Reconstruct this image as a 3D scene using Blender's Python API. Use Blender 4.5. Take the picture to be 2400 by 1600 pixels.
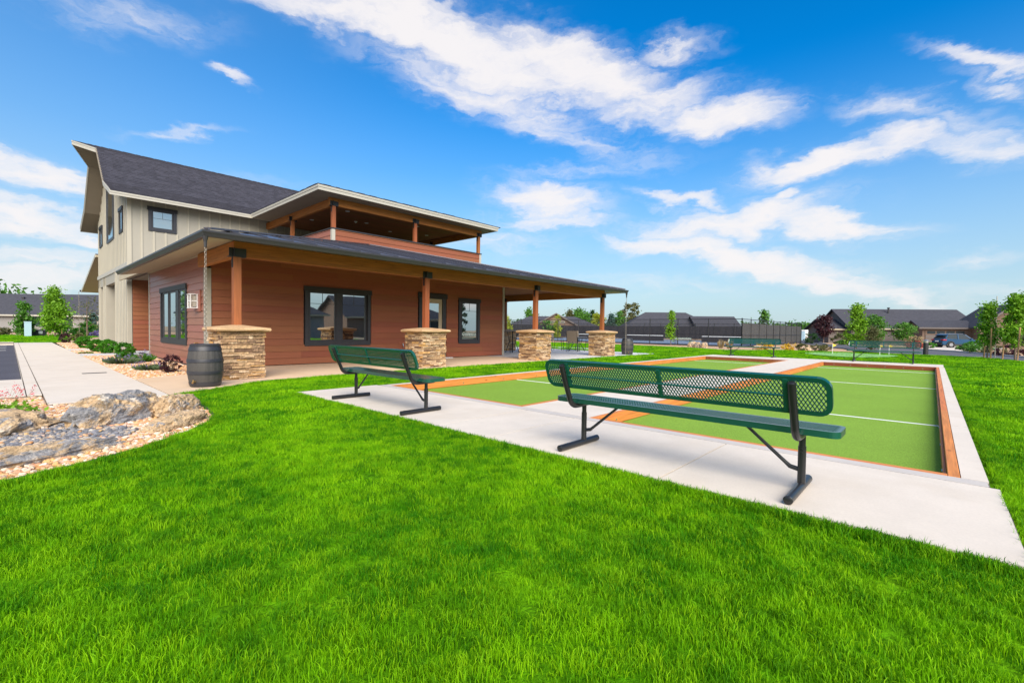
import bpy, math, random
import numpy as np
from mathutils import Vector, Matrix, noise as mnoise
from mathutils.geometry import delaunay_2d_cdt
random.seed(7); rng = np.random.default_rng(7)
R = math.radians; PI = math.pi
for o in list(bpy.data.objects): bpy.data.objects.remove(o)
sc = bpy.context.scene; col = sc.collection

# ------------------------------------------------------------------ camera
YAW, PITCH, ROLL, FPX, CAMZ = .7438, -.02544, .0127, 1084.8, 1.06
cy_, sy_, cp_, sp_ = math.cos(YAW), math.sin(YAW), math.cos(PITCH), math.sin(PITCH)
F3 = Vector((cy_*cp_, sy_*cp_, sp_)); r3 = Vector((sy_, -cy_, 0)); u3 = r3.cross(F3)
cr_, sr_ = math.cos(ROLL), math.sin(ROLL)
R3 = r3*cr_+u3*sr_; U3 = -r3*sr_+u3*cr_
cam = bpy.data.objects.new('camera', bpy.data.cameras.new('camera')); col.objects.link(cam)
cam.matrix_world = Matrix(((R3.x, U3.x, -F3.x, 0), (R3.y, U3.y, -F3.y, 0), (R3.z, U3.z, -F3.z, CAMZ), (0, 0, 0, 1)))
cam.data.sensor_width = 36; cam.data.lens = 36*FPX/2400; cam.data.clip_start = .05; cam.data.clip_end = 2000
sc.camera = cam
sc.view_settings.view_transform = 'Standard'; sc.view_settings.look = 'None'
sc.view_settings.gamma = 1; sc.view_settings.use_curve_mapping = False
sc.view_settings.exposure = 0.55
SUN_EL, SUN_AZ = 36, 236          # degrees; azimuth counted from +X towards +Y

# ------------------------------------------------------------------ sky
w = bpy.data.worlds.new('World'); sc.world = w; w.use_nodes = True
NT = w.node_tree; NT.nodes.clear(); LK = NT.links.new
def wn(t, **k):
    n = NT.nodes.new(t)
    for a, b in k.items(): setattr(n, a, b)
    return n
def wmath(op, a, b=None, c=None, clamp=False):
    n = wn('ShaderNodeMath', operation=op, use_clamp=clamp)
    for i, x in enumerate((a, b, c)):
        if x is None: continue
        if isinstance(x, (int, float)): n.inputs[i].default_value = x
        else: LK(x, n.inputs[i])
    return n.outputs[0]
sky = wn('ShaderNodeTexSky', sky_type='NISHITA', sun_disc=False)
sky.sun_elevation = R(SUN_EL); sky.sun_rotation = R(90-SUN_AZ); sky.air_density = 1; sky.dust_density = .6; sky.ozone_density = 2
tc = wn('ShaderNodeTexCoord'); sep = wn('ShaderNodeSeparateXYZ'); LK(tc.outputs['Generated'], sep.inputs[0])
az = wmath('ARCTAN2', sep.outputs[1], sep.outputs[0]); el = wmath('ARCSINE', sep.outputs[2])
comb = wn('ShaderNodeCombineXYZ'); LK(az, comb.inputs[0]); LK(el, comb.inputs[1])
nz1 = wn('ShaderNodeTexNoise', noise_dimensions='3D'); nz1.inputs['Scale'].default_value = 7; nz1.inputs['Detail'].default_value = 6; nz1.inputs['Roughness'].default_value = .6
mp1 = wn('ShaderNodeMapping'); mp1.inputs['Scale'].default_value = (1, 2.2, 1); mp1.inputs['Rotation'].default_value = (0, 0, R(12))
LK(comb.outputs[0], mp1.inputs[0]); LK(mp1.outputs[0], nz1.inputs[0])
sub = wn('ShaderNodeVectorMath', operation='SUBTRACT'); LK(nz1.outputs['Color'], sub.inputs[0]); sub.inputs[1].default_value = (.5, .5, .5)
scl = wn('ShaderNodeVectorMath', operation='SCALE'); LK(sub.outputs[0], scl.inputs[0]); scl.inputs['Scale'].default_value = .12
addv = wn('ShaderNodeVectorMath', operation='ADD'); LK(comb.outputs[0], addv.inputs[0]); LK(scl.outputs[0], addv.inputs[1])
def azel(u, v):      # direction on the sky of a point of the photograph (0.98 scale of the preview)
    d = F3*FPX+R3*(u/.98-1200)-U3*(v/.98-800); d.normalize()
    return math.atan2(d.y, d.x), math.asin(d.z)
CLOUDS = [  # centre, half axes, tilt (down to the right, degrees), strength
 (760,20,300,42,14,.95),(1040,100,360,66,17,1.15),(1330,165,270,64,13,1.1),(1110,225,260,50,16,.8),(1660,275,135,42,-6,1.05),(1480,255,200,45,8,.75),
 (1250,300,250,32,12,.6),(1530,120,90,30,-8,.7),(1400,350,150,22,8,.5),(290,30,190,45,10,.5),(240,10,120,25,8,.4),(535,172,45,13,28,.85),(430,294,95,13,0,.55),
 (70,400,180,34,10,.9),(60,500,160,34,4,.95),(190,540,70,16,0,.9),(60,590,200,26,2,.75),(60,640,200,50,0,.7),
 (1250,455,120,40,4,.95),(1270,505,130,22,-3,.85),(1310,395,160,16,-6,.5),
 (1900,370,200,30,-14,1.05),(2070,325,140,34,-12,.95),(2260,325,150,40,4,.85),(2060,245,150,30,6,.6),(2220,270,170,34,8,.5),(2290,138,170,26,6,.85),(2310,190,110,20,4,.6),
 (1570,455,110,17,9,.9),(1805,455,38,15,-22,.85),(1680,505,220,34,-8,1.0),(1900,515,180,30,6,.95),(1540,560,190,22,4,.9),(1700,585,240,32,10,1.0),(1880,640,260,28,12,.95),(2050,690,180,16,6,.7),
 (2250,600,120,20,-8,.5),(1500,655,200,20,0,.45),(2250,680,200,26,0,.45),(1150,560,120,40,0,.5),(500,420,260,20,6,.25)]
mask = None
for (u, v, a, b, t, s) in CLOUDS:
    ct, st = math.cos(R(t)), math.sin(R(t))
    c0 = azel(u, v); c1 = azel(u+a*ct, v+a*st); c2 = azel(u+b*st, v-b*ct)
    ax = (c1[0]-c0[0], c1[1]-c0[1]); bx = (c2[0]-c0[0], c2[1]-c0[1])
    m = wn('ShaderNodeMapping', vector_type='TEXTURE')
    m.inputs['Location'].default_value = (c0[0], c0[1], 0); m.inputs['Rotation'].default_value = (0, 0, math.atan2(ax[1], ax[0])+PI)
    m.inputs['Scale'].default_value = (math.hypot(*ax), math.hypot(*bx), 1); LK(addv.outputs[0], m.inputs[0])
    ln = wn('ShaderNodeVectorMath', operation='LENGTH'); LK(m.outputs[0], ln.inputs[0])
    mr = wn('ShaderNodeMapRange', interpolation_type='SMOOTHSTEP'); LK(ln.outputs['Value'], mr.inputs[0])
    for i, x in enumerate((2.05, .0, 0, s*.98)): mr.inputs[i+1].default_value = x
    mask = mr.outputs[0] if mask is None else wmath('MAXIMUM', mask, mr.outputs[0])
# clouds carry on round the rest of the sky at random
gen = wn('ShaderNodeTexNoise'); gen.inputs['Scale'].default_value = 2.2; gen.inputs['Detail'].default_value = 3
mpg = wn('ShaderNodeMapping'); mpg.inputs['Scale'].default_value = (1, 1, 3.2); LK(tc.outputs['Generated'], mpg.inputs[0]); LK(mpg.outputs[0], gen.inputs[0])
gm = wn('ShaderNodeMapRange', interpolation_type='SMOOTHSTEP'); LK(gen.outputs[0], gm.inputs[0])
for i, x in enumerate((.45, .7, 0, 1.0)): gm.inputs[i+1].default_value = x
offa = wmath('ABSOLUTE', wmath('SUBTRACT', az, YAW))
outr = wn('ShaderNodeMapRange', interpolation_type='SMOOTHSTEP'); LK(wmath('MAXIMUM', offa, wmath('MULTIPLY', el, 1.35)), outr.inputs[0])
for i, x in enumerate((.85, 1.25, 0, 1)): outr.inputs[i+1].default_value = x
mask = wmath('MAXIMUM', mask, wmath('MULTIPLY', gm.outputs[0], outr.outputs[0]))
nz2 = wn('ShaderNodeTexNoise'); nz2.inputs['Scale'].default_value = 7; nz2.inputs['Detail'].default_value = 10; nz2.inputs['Roughness'].default_value = .58; nz2.inputs['Distortion'].default_value = .35
mp2 = wn('ShaderNodeMapping'); mp2.inputs['Scale'].default_value = (1, 3.6, 1); mp2.inputs['Rotation'].default_value = (0, 0, R(9)); LK(addv.outputs[0], mp2.inputs[0]); LK(mp2.outputs[0], nz2.inputs[0])
nz3 = wn('ShaderNodeTexNoise'); nz3.inputs['Scale'].default_value = 26; nz3.inputs['Detail'].default_value = 8; nz3.inputs['Roughness'].default_value = .6
mp3 = wn('ShaderNodeMapping'); mp3.inputs['Scale'].default_value = (1, 4.5, 1); mp3.inputs['Rotation'].default_value = (0, 0, R(-12)); LK(addv.outputs[0], mp3.inputs[0]); LK(mp3.outputs[0], nz3.inputs[0])
fib = wmath('ADD', wmath('MULTIPLY', wmath('SUBTRACT', nz2.outputs[0], .5), 1.25), wmath('MULTIPLY', wmath('SUBTRACT', nz3.outputs[0], .5), .55))
dens = wmath('ADD', wmath('MULTIPLY', mask, 1.05), wmath('MULTIPLY', fib, wmath('SUBTRACT', 1.25, wmath('MULTIPLY', mask, .55))))
dens = wmath('MULTIPLY', dens, wmath('MULTIPLY', mask, 1.8, clamp=True))
dm = wn('ShaderNodeMapRange', interpolation_type='SMOOTHSTEP'); LK(dens, dm.inputs[0])
for i, x in enumerate((-.02, 1.12, 0, 1)): dm.inputs[i+1].default_value = x
veil = wn('ShaderNodeMapRange', interpolation_type='SMOOTHSTEP'); LK(mask, veil.inputs[0])
for i, x in enumerate((.0, .75, 0, .62)): veil.inputs[i+1].default_value = x
vn = wn('ShaderNodeMapRange', interpolation_type='SMOOTHSTEP'); LK(wmath('ADD', nz2.outputs[0], wmath('MULTIPLY', wmath('SUBTRACT', nz3.outputs[0], .5), .5)), vn.inputs[0])
for i, x in enumerate((.30, .68, .08, 1)): vn.inputs[i+1].default_value = x
alpha = wmath('MAXIMUM', dm.outputs[0], wmath('MULTIPLY', veil.outputs[0], vn.outputs[0]))
# clear sky: the physical sky, richer and a little warmer towards the horizon
hs = wn('ShaderNodeHueSaturation'); hs.inputs['Saturation'].default_value = 1.6; hs.inputs['Hue'].default_value = .503; hs.inputs['Value'].default_value = 1.5; LK(sky.outputs[0], hs.inputs['Color'])
hz = wn('ShaderNodeMapRange', interpolation_type='SMOOTHSTEP'); LK(el, hz.inputs[0])
for i, x in enumerate((-.02, .50, .88, 0)): hz.inputs[i+1].default_value = x
lf = wn('ShaderNodeMapRange', interpolation_type='SMOOTHSTEP'); LK(az, lf.inputs[0])      # the sky is paler towards the sun, to the left
for i, x in enumerate((.5, 2.0, 0, .26)): lf.inputs[i+1].default_value = x
hzz = wmath('SUBTRACT', 1.0, wmath('MULTIPLY', wmath('SUBTRACT', 1.0, hz.outputs[0]), wmath('SUBTRACT', 1.0, lf.outputs[0])))
hmix = wn('ShaderNodeMix', data_type='RGBA'); LK(hzz, hmix.inputs[0]); LK(hs.outputs[0], hmix.inputs[6]); hmix.inputs[7].default_value = (3.1, 4.25, 5.1, 1)
cmix = wn('ShaderNodeMix', data_type='RGBA'); LK(wmath('MULTIPLY', alpha, .96), cmix.inputs[0]); LK(hmix.outputs[2], cmix.inputs[6]); cmix.inputs[7].default_value = (6.6, 6.35, 6.35, 1)
bg = wn('ShaderNodeBackground'); LK(cmix.outputs[2], bg.inputs[0]); bg.inputs[1].default_value = .1
LK(bg.outputs[0], wn('ShaderNodeOutputWorld').inputs[0])

# ------------------------------------------------------------------ sun
sl = bpy.data.lights.new('sun', 'SUN'); sl.energy = 4.5; sl.angle = R(55); sl.color = (1, .92, .80)
so = bpy.data.objects.new('sun', sl); col.objects.link(so)
sd = Vector((math.cos(R(SUN_EL))*math.cos(R(SUN_AZ)), math.cos(R(SUN_EL))*math.sin(R(SUN_AZ)), math.sin(R(SUN_EL))))
so.rotation_euler = sd.to_track_quat('Z', 'Y').to_euler(); so.location = (0, -20, 30)

# ------------------------------------------------------------------ materials
class Mt:
    def __init__(s, name, color, rough=.7, spec=.5, metal=0):
        s.m = bpy.data.materials.new(name); s.m.use_nodes = True; s.t = s.m.node_tree
        s.b = s.t.nodes['Principled BSDF']; s.b.inputs['Roughness'].default_value = rough
        s.b.inputs['Specular IOR Level'].default_value = spec; s.b.inputs['Metallic'].default_value = metal
        s.b.inputs['Base Color'].default_value = (*color, 1); s.c = color; s.out = None; s.h = None
    def n(s, t, ins=None, **k):
        x = s.t.nodes.new(t)
        for a, b in k.items(): setattr(x, a, b)
        for a, b in (ins or {}).items():
            if isinstance(b, bpy.types.NodeSocket): s.t.links.new(b, x.inputs[a])
            else: x.inputs[a].default_value = b
        return x
    def pos(s, scale=(1, 1, 1), obj=False, rot=(0, 0, 0)):
        g = s.n('ShaderNodeTexCoord').outputs['Object'] if obj else s.n('ShaderNodeNewGeometry').outputs['Position']
        return s.n('ShaderNodeMapping', {0: g, 'Scale': scale, 'Rotation': rot}).outputs[0]
    def noise(s, vec, scale, detail=4, rough=.6, dist=0):
        return s.n('ShaderNodeTexNoise', {'Vector': vec, 'Scale': scale, 'Detail': detail, 'Roughness': rough, 'Distortion': dist}).outputs[0]
    def rng(s, v, a, b, c=0, d=1, smooth=False):
        return s.n('ShaderNodeMapRange', {0: v, 1: a, 2: b, 3: c, 4: d}, interpolation_type='SMOOTHSTEP' if smooth else 'LINEAR').outputs[0]
    def mix(s, f, a, b, mode='MIX'):
        a = (*a, 1) if isinstance(a, tuple) and len(a) == 3 else a; b = (*b, 1) if isinstance(b, tuple) and len(b) == 3 else b
        return s.n('ShaderNodeMix', {0: f, 6: a, 7: b}, data_type='RGBA', blend_type=mode).outputs[2]
    def cur(s): return s.out if s.out is not None else (*s.c, 1)
    def tint(s, f, color, mode='MIX'): s.out = s.mix(f, s.cur(), color, mode); return s
    def mottle(s, scale, amt, stretch=(1, 1, 1), detail=5, obj=False, rough=.65):
        v = s.rng(s.noise(s.pos(stretch, obj), scale, detail, rough), .25, .75, 1-amt, 1+amt)
        cv = s.n('ShaderNodeCombineColor', {0: v, 1: v, 2: v}).outputs[0]
        s.out = s.mix(1.0, s.cur(), cv, 'MULTIPLY'); return s
    def each(s, amt, hue=0.0):     # small difference from object to object
        r = s.n('ShaderNodeObjectInfo').outputs['Random']
        v = s.rng(r, 0, 1, 1-amt, 1+amt)
        h = s.n('ShaderNodeHueSaturation', {'Color': s.cur() if s.out is not None else (*s.c, 1), 'Value': v, 'Hue': s.rng(s.n('ShaderNodeMath', {0: s.n('ShaderNodeMath', {0: r, 1: 17.3}, operation='MULTIPLY').outputs[0], 1: 1.0}, operation='MODULO').outputs[0], 0, 1, .5-hue, .5+hue)})
        s.out = h.outputs[0]; return s
    def bump(s, scale, strength, stretch=(1, 1, 1), detail=4, dist=.01, obj=False):
        hgt = s.noise(s.pos(stretch, obj), scale, detail)
        k = {'Height': hgt, 'Strength': strength, 'Distance': dist}
        if s.h is not None: k['Normal'] = s.h
        s.h = s.n('ShaderNodeBump', k).outputs[0]; return s
    def done(s):
        if s.out is not None: s.t.links.new(s.out, s.b.inputs['Base Color'])
        if s.h is not None: s.t.links.new(s.h, s.b.inputs['Normal'])
        return s.m
M = {}
M['soil'] = Mt('soil', (.20, .15, .09), .95).mottle(.3, .3).mottle(3, .3).done()
M['field'] = Mt('field', (.30, .22, .13), .95).mottle(.05, .35).mottle(.6, .25).done()
m = Mt('lawn', (.055, .180, .002), .95, .03)  # sheet darker than the blades: shade in the gaps painted into its colour
m.tint(m.rng(m.noise(m.pos(), .55, 4), .38, .66, smooth=True), (.11, .28, .003)); m.mottle(2.4, .3).mottle(14, .42).mottle(45, .5); m.bump(30, .8, dist=.03); M['lawn'] = m.done()
m = Mt('grass_blade', (.050, .235, .002), .6, .12)
g = m.n('ShaderNodeNewGeometry').outputs['Position']; big = m.noise(g, .8, 4); med = m.noise(g, 5, 3)
m.tint(m.rng(big, .40, .62, smooth=True), (.185, .46, .002)); m.tint(m.rng(med, .45, .75, 0, .75), (.22, .48, .003))
rr = m.n('ShaderNodeObjectInfo').outputs['Random']; m.tint(m.rng(rr, .55, 1, 0, .6), (.34, .60, .006)); m.tint(m.rng(rr, .35, 0, 0, .8), (.02, .12, .002))
zz = m.n('ShaderNodeSeparateXYZ', {0: m.n('ShaderNodeTexCoord').outputs['Object']}).outputs[2]
m.b.inputs['Subsurface Weight'].default_value = 0
tr = m.n('ShaderNodeBsdfTranslucent', {'Color': m.cur()}); ms = m.n('ShaderNodeMixShader', {0: .33, 1: m.b.outputs[0], 2: tr.outputs[0]})
m.t.links.new(ms.outputs[0], m.t.nodes['Material Output'].inputs[0]); M['blade'] = m.done()
def leafmat(name, c1, c2, rough=.5, tl=.3):
    m = Mt(name, c1, rough, .3); rr = m.noise(m.pos(), 3.5, 3); m.tint(m.rng(rr, .35, .68), c2); m.mottle(17, .4)
    tr = m.n('ShaderNodeBsdfTranslucent', {'Color': m.cur()}); ms = m.n('ShaderNodeMixShader', {0: tl, 1: m.b.outputs[0], 2: tr.outputs[0]})
    m.t.links.new(ms.outputs[0], m.t.nodes['Material Output'].inputs[0]); M[name] = m.done()
leafmat('leaf_bright', (.12, .28, .012), (.22, .42, .02)); leafmat('leaf_green', (.055, .17, .02), (.11, .26, .025)); leafmat('leaf_dark', (.025, .075, .022), (.045, .12, .03))
leafmat('leaf_yellow', (.26, .32, .02), (.36, .40, .03)); leafmat('leaf_purple', (.035, .012, .018), (.075, .025, .03)); leafmat('leaf_olive', (.09, .10, .035), (.15, .15, .05))
leafmat('leaf_shrub', (.030, .150, .006), (.085, .28, .012)); leafmat('leaf_blue', (.05, .11, .09), (.09, .17, .13)); leafmat('leaf_lavender', (.09, .14, .06), (.14, .19, .09)); leafmat('leaf_red', (.30, .035, .03), (.45, .07, .05))
leafmat('petal_red', (.62, .03, .06), (.75, .08, .10)); leafmat('petal_purple', (.16, .12, .30), (.25, .19, .42)); leafmat('petal_yellow', (.55, .33, .02), (.65, .45, .04)); leafmat('straw', (.35, .27, .14), (.48, .38, .2))
M['bark'] = Mt('bark', (.16, .11, .075), .9).mottle(14, .35, (1, 1, .3)).done()
M['bark_pale'] = Mt('bark_pale', (.34, .28, .21), .85).mottle(10, .25, (1, 1, .4)).done()
M['stake'] = Mt('stake', (.42, .24, .11), .85).mottle(10, .2, (1, 1, .2)).done()
def conc(name, c, **k):
    m = Mt(name, c, .85, .3); m.mottle(.7, .05).mottle(4, .05).mottle(60, .06); m.bump(160, .12, dist=.004)
    st = m.noise(m.pos((1, 1, 1)), 1.3, 6); m.tint(m.rng(st, .50, .74, 0, .5), (c[0]*.84, c[1]*.80, c[2]*.73)); M[name] = m.done()
conc('concrete', (.63, .555, .465)); conc('concrete_grey', (.56, .555, .55)); conc('concrete_warm', (.64, .47, .315)); conc('concrete_edge', (.50, .455, .41)); conc('joint_dark', (.17, .145, .12))
m = Mt('asphalt', (.075, .074, .092), .9, .2); m.mottle(.6, .15).mottle(120, .4); m.bump(200, .4, dist=.005); M['asphalt'] = m.done()
M['road'] = Mt('road', (.105, .105, .115), .9, .2).mottle(.4, .12).mottle(60, .25).done()
M['paint_white'] = Mt('paint_white', (.80, .80, .78), .6).mottle(8, .06).done()
m = Mt('turf', (.200, .335, .042), .95, .1); m.mottle(.7, .07).mottle(90, .45).mottle(240, .35).mottle(30, .12, (1, 5, 1)); m.bump(260, .7, dist=.006); M['turf'] = m.done()
M['court_blue'] = Mt('court_blue', (.14, .19, .26), .8).mottle(1, .06).done()
def wood(name, c, ax=0, dark=.55, amt=.25, knots=True, rough=.6, each=.1):
    m = Mt(name, c, rough, .3); st = [14, 14, 14]; st[ax] = .7
    m.mottle(2.2, amt, tuple(st)); st2 = [60, 60, 60]; st2[ax] = 1.5; m.mottle(1.6, amt*.6, tuple(st2))
    if knots:
        st3 = [6, 6, 6]; st3[ax] = 2.4; v = m.n('ShaderNodeTexVoronoi', {'Vector': m.pos(tuple(st3)), 'Scale': .9}).outputs['Distance']
        m.tint(m.rng(v, .12, .03, 0, .75), (c[0]*.28, c[1]*.22, c[2]*.2))
    m.each(each, .008); m.bump(2.0, .25, tuple(st2), dist=.004); M[name] = m.done()
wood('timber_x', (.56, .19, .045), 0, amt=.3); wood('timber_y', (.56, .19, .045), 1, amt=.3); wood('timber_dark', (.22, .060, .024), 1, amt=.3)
wood('post_wood', (.31, .100, .034), 2, knots=True); wood('beam_x', (.37, .135, .026), 0, amt=.35); wood('beam_y', (.37, .135, .026), 1, amt=.35)
wood('siding_x', (.25, .084, .040), 0, knots=False, amt=.10, rough=.55, each=.09); wood('siding_y_lit', (.33, .135, .090), 1, knots=False, amt=.09, rough=.4, each=.05)  # siding along Y: same boards, sky sheen painted in as lighter, pinker colour
wood('ceiling_wood', (.30, .115, .045), 0, knots=False, amt=.25, each=.12, rough=.95); wood('trim_dark_x', (.030, .028, .030), 0, knots=False, amt=.35, rough=.5, each=.04)
m = Mt('beige_paint', (.35, .325, .265), .7, .3); m.mottle(1.2, .04).mottle(40, .03); M['beige'] = m.done()
M['beige_light'] = Mt('beige_light', (.43, .395, .31), .65, .3).mottle(2, .04).done()
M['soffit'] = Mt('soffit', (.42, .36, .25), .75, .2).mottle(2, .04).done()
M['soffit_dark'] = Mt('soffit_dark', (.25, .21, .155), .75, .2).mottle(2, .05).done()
M['frame_dark'] = Mt('frame_dark', (.030, .030, .035), .45).mottle(6, .15).done()
M['steel_black'] = Mt('steel_black', (.014, .014, .015), .32, .5).mottle(5, .15).done()
M['bracket'] = Mt('bracket', (.018, .018, .020), .5, .5).done()
m = Mt('metal_roof', (.105, .10, .12), .34, .6, .55); m.mottle(1, .1).each(.12); M['metal_roof'] = m.done()
M['gutter'] = Mt('gutter', (.045, .042, .044), .38, .5, .2).done()
m = Mt('shingle', (.050, .049, .062), .95, .15)
bk = m.n('ShaderNodeTexBrick', {'Vector': m.pos((1, 1, 1), rot=(0, 0, 0)), 'Color1': (.84, .84, .84, 1), 'Color2': (1.16, 1.16, 1.16, 1), 'Mortar': (.8, .8, .8, 1), 'Scale': 1, 'Mortar Size': .0, 'Brick Width': .31, 'Row Height': .098, 'Bias': -.1})
m.out = m.mix(1.0, m.cur(), bk.outputs[0], 'MULTIPLY'); m.mottle(9, .10, (1, 1, 1)).mottle(120, .35).each(.06); M['shingle'] = m.done()
m = Mt('shingle_far', (.060, .060, .070), .95, .15); m.mottle(2, .22, (1, 1, 3)).mottle(12, .25); M['shingle_far'] = m.done()
def stone(name, dark=False):
    m = Mt(name, (.46, .31, .175), .9, .2); r = m.n('ShaderNodeObjectInfo').outputs['Random'] if not dark else m.n('ShaderNodeNewGeometry').outputs['Random Per Island']
    cr = m.n('ShaderNodeValToRGB', {0: r}); e = cr.color_ramp; e.interpolation = 'CONSTANT'
    cs = [(.43, .28, .15), (.34, .21, .115), (.52, .36, .21), (.16, .095, .06), (.42, .27, .145), (.50, .29, .115), (.24, .15, .09), (.47, .32, .19), (.56, .41, .26), (.31, .19, .105)]
    e.elements[0].position = 0; e.elements[0].color = (*cs[0], 1); e.elements[1].position = .1; e.elements[1].color = (*cs[1], 1)
    for i in range(2, 10): x = e.elements.new(i*.1); x.color = (*cs[i], 1)
    m.out = cr.outputs[0]; m.mottle(9, .25, (1, 1, 2)).mottle(45, .22); m.bump(30, .6, (1, 1, 2.5), dist=.01); M[name] = m.done()
stone('stone'); stone('stone_joined', True)
M['mortar'] = Mt('mortar', (.10, .065, .04), .95, .1).mottle(10, .3).done()
M['cap_stone'] = Mt('cap_stone', (.52, .34, .185), .85, .2).mottle(5, .14).mottle(40, .2).bump(18, .5, dist=.02).done()
for nm_, ta, tb in (('boulder', .50, .58), ('boulder_grey', .45, .54), ('boulder_tan', .56, .63)):
    m = Mt(nm_, (.50, .35, .20), .95, .15); nn = m.noise(m.pos((1, 1, 1.6)), 2.6, 6, .7, .8); m.tint(m.rng(nn, ta, tb, 0, 1, True), (.25, .242, .238)); nn2 = m.noise(m.pos((1.3, 1, 1)), 5, 6, .7); m.tint(m.rng(nn2, .55, .68, 0, .8, True), (.66, .58, .47)); nn3 = m.noise(m.pos((1, 1.2, 2)), 3.4, 5, .7); m.tint(m.rng(nn3, .58, .70, 0, .8, True), (.10, .09, .085))
    m.mottle(12, .35).mottle(50, .4); m.bump(14, .9, (1, 1, 2), 7, dist=.05); M[nm_] = m.done()
def pebble(name, cs):
    m = Mt(name, cs[0], .85, .2); cr = m.n('ShaderNodeValToRGB', {0: m.n('ShaderNodeObjectInfo').outputs['Random']}); e = cr.color_ramp; e.interpolation = 'CONSTANT'; k = len(cs)
    e.elements[0].position = 0; e.elements[0].color = (*cs[0], 1); e.elements[1].position = 1/k; e.elements[1].color = (*cs[1], 1)
    for i in range(2, k): x = e.elements.new(i/k); x.color = (*cs[i], 1)
    m.out = cr.outputs[0]; m.mottle(60, .15); M[name] = m.done()
pebble('pebble', [(.54, .33, .18), (.62, .44, .30), (.48, .24, .10), (.66, .52, .39), (.58, .30, .17), (.54, .36, .17), (.70, .59, .49), (.40, .21, .12), (.62, .36, .15), (.60, .42, .31)])
pebble('pebble_grey', [(.17, .17, .18), (.24, .235, .24), (.12, .12, .13), (.30, .28, .26), (.20, .20, .22), (.42, .33, .24), (.15, .15, .16)])
m = Mt('gravel', (.50, .33, .20), .95, .15); m.mottle(.6, .12).mottle(9, .3).mottle(26, .35); m.bump(26, .9, dist=.04); M['gravel'] = m.done()
M['gravel_dark'] = Mt('gravel_dark', (.13, .12, .115), .95, .15).mottle(20, .4).bump(26, .9, dist=.03).done()
M['gravel_bed'] = Mt('gravel_bed', (.36, .23, .14), .95, .15).mottle(20, .4).bump(26, .9, dist=.03).done()
M['edging'] = Mt('edging', (.03, .028, .025), .8).done()
M['bench_green'] = Mt('bench_green', (.004, .068, .045), .24, 1.0).mottle(6, .08).done()
m = Mt('barrel', (.058, .053, .048), .6, .4); m.mottle(3, .12, (12, 12, .8), obj=True).mottle(12, .1, (3, 3, 1), obj=True); M['barrel'] = m.done()
M['barrel_band'] = Mt('barrel_band', (.028, .028, .034), .45, .5).done()
M['brass'] = Mt('brass', (.45, .30, .12), .35, .5, .8).done()
M['chrome'] = Mt('chrome', (.60, .60, .60), .25, .5, .9).done()
M['chain'] = Mt('chain', (.30, .26, .21), .4, .5, .5).done()
M['white'] = Mt('white', (.78, .78, .76), .5).done()
M['white_trim'] = Mt('white_trim', (.42, .395, .33), .6).mottle(3, .04).done()
M['door_beige'] = Mt('door_beige', (.42, .35, .24), .55).mottle(3, .04).done()
M['taupe'] = Mt('taupe', (.145, .125, .115), .8, .2).mottle(3, .06, (1, 1, 6)).done()
M['taupe_brown'] = Mt('taupe_brown', (.17, .115, .085), .8, .2).mottle(3, .06, (1, 1, 6)).done()
M['taupe_grey'] = Mt('taupe_grey', (.25, .235, .22), .8, .2).mottle(3, .05, (1, 1, 6)).done()
M['stone_far'] = Mt('stone_far', (.24, .225, .21), .9).mottle(3, .35, (1, 1, 4)).done()
M['screen'] = Mt('windscreen', (.040, .038, .042), .9, .1).mottle(.8, .14, (1, 1, .3)).done()
M['screen_lit'] = Mt('windscreen_lit', (.095, .095, .093), .9, .1).mottle(.8, .12, (1, 1, .3)).done()  # same windscreen cloth on its lit outer side, brightness put into the colour
M['sling'] = Mt('sling', (.22, .17, .12), .8).mottle(40, .12).done()
M['table_top'] = Mt('table_top', (.12, .12, .12), .4).done()
M['car_blue'] = Mt('car_blue', (.018, .065, .135), .35, .3, .0).done(); M['car_blue'].node_tree.nodes['Principled BSDF'].inputs['Coat Weight'].default_value = .0
M['tyre'] = Mt('tyre', (.015, .015, .015), .85, .2).done(); M['rim'] = Mt('rim', (.42, .42, .44), .3, .5, .8).done()
M['plastic_black'] = Mt('plastic_black', (.02, .02, .02), .6).done()
M['lamp_red'] = Mt('lamp_red', (.40, .01, .02), .25).done()
M['yellow'] = Mt('yellow', (.72, .50, .02), .6).done()
M['red'] = Mt('red', (.55, .02, .02), .6).done()
M['utility'] = Mt('utility', (.36, .50, .58), .5).done()
M['teal_sign'] = Mt('teal_sign', (.05, .30, .25), .5).done()
M['putting'] = Mt('putting', (.22, .42, .14), .95, .1).mottle(2, .1).done()
M['plaster'] = Mt('plaster', (.04, .032, .03), .9).done()
def glass(name, refl, dark=(.012, .014, .016), tint=(.92, .97, .96)):
    m = Mt(name, dark, .08, .5); gl = m.n('ShaderNodeBsdfGlossy', {'Color': (*tint, 1), 'Roughness': .015})
    bp = m.n('ShaderNodeBump', {'Height': m.noise(m.pos(), .9, 2), 'Strength': .06, 'Distance': .02}); m.t.links.new(bp.outputs[0], gl.inputs['Normal'])
    ms = m.n('ShaderNodeMixShader', {0: refl, 1: m.b.outputs[0], 2: gl.outputs[0]}); m.t.links.new(ms.outputs[0], m.t.nodes['Material Output'].inputs[0]); M[name] = m.done()
glass('glass', .55); glass('glass_blind', .35, (.20, .22, .20)); M['glass_far'] = Mt('glass_far', (.03, .04, .045), .5, .12).done()
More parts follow.
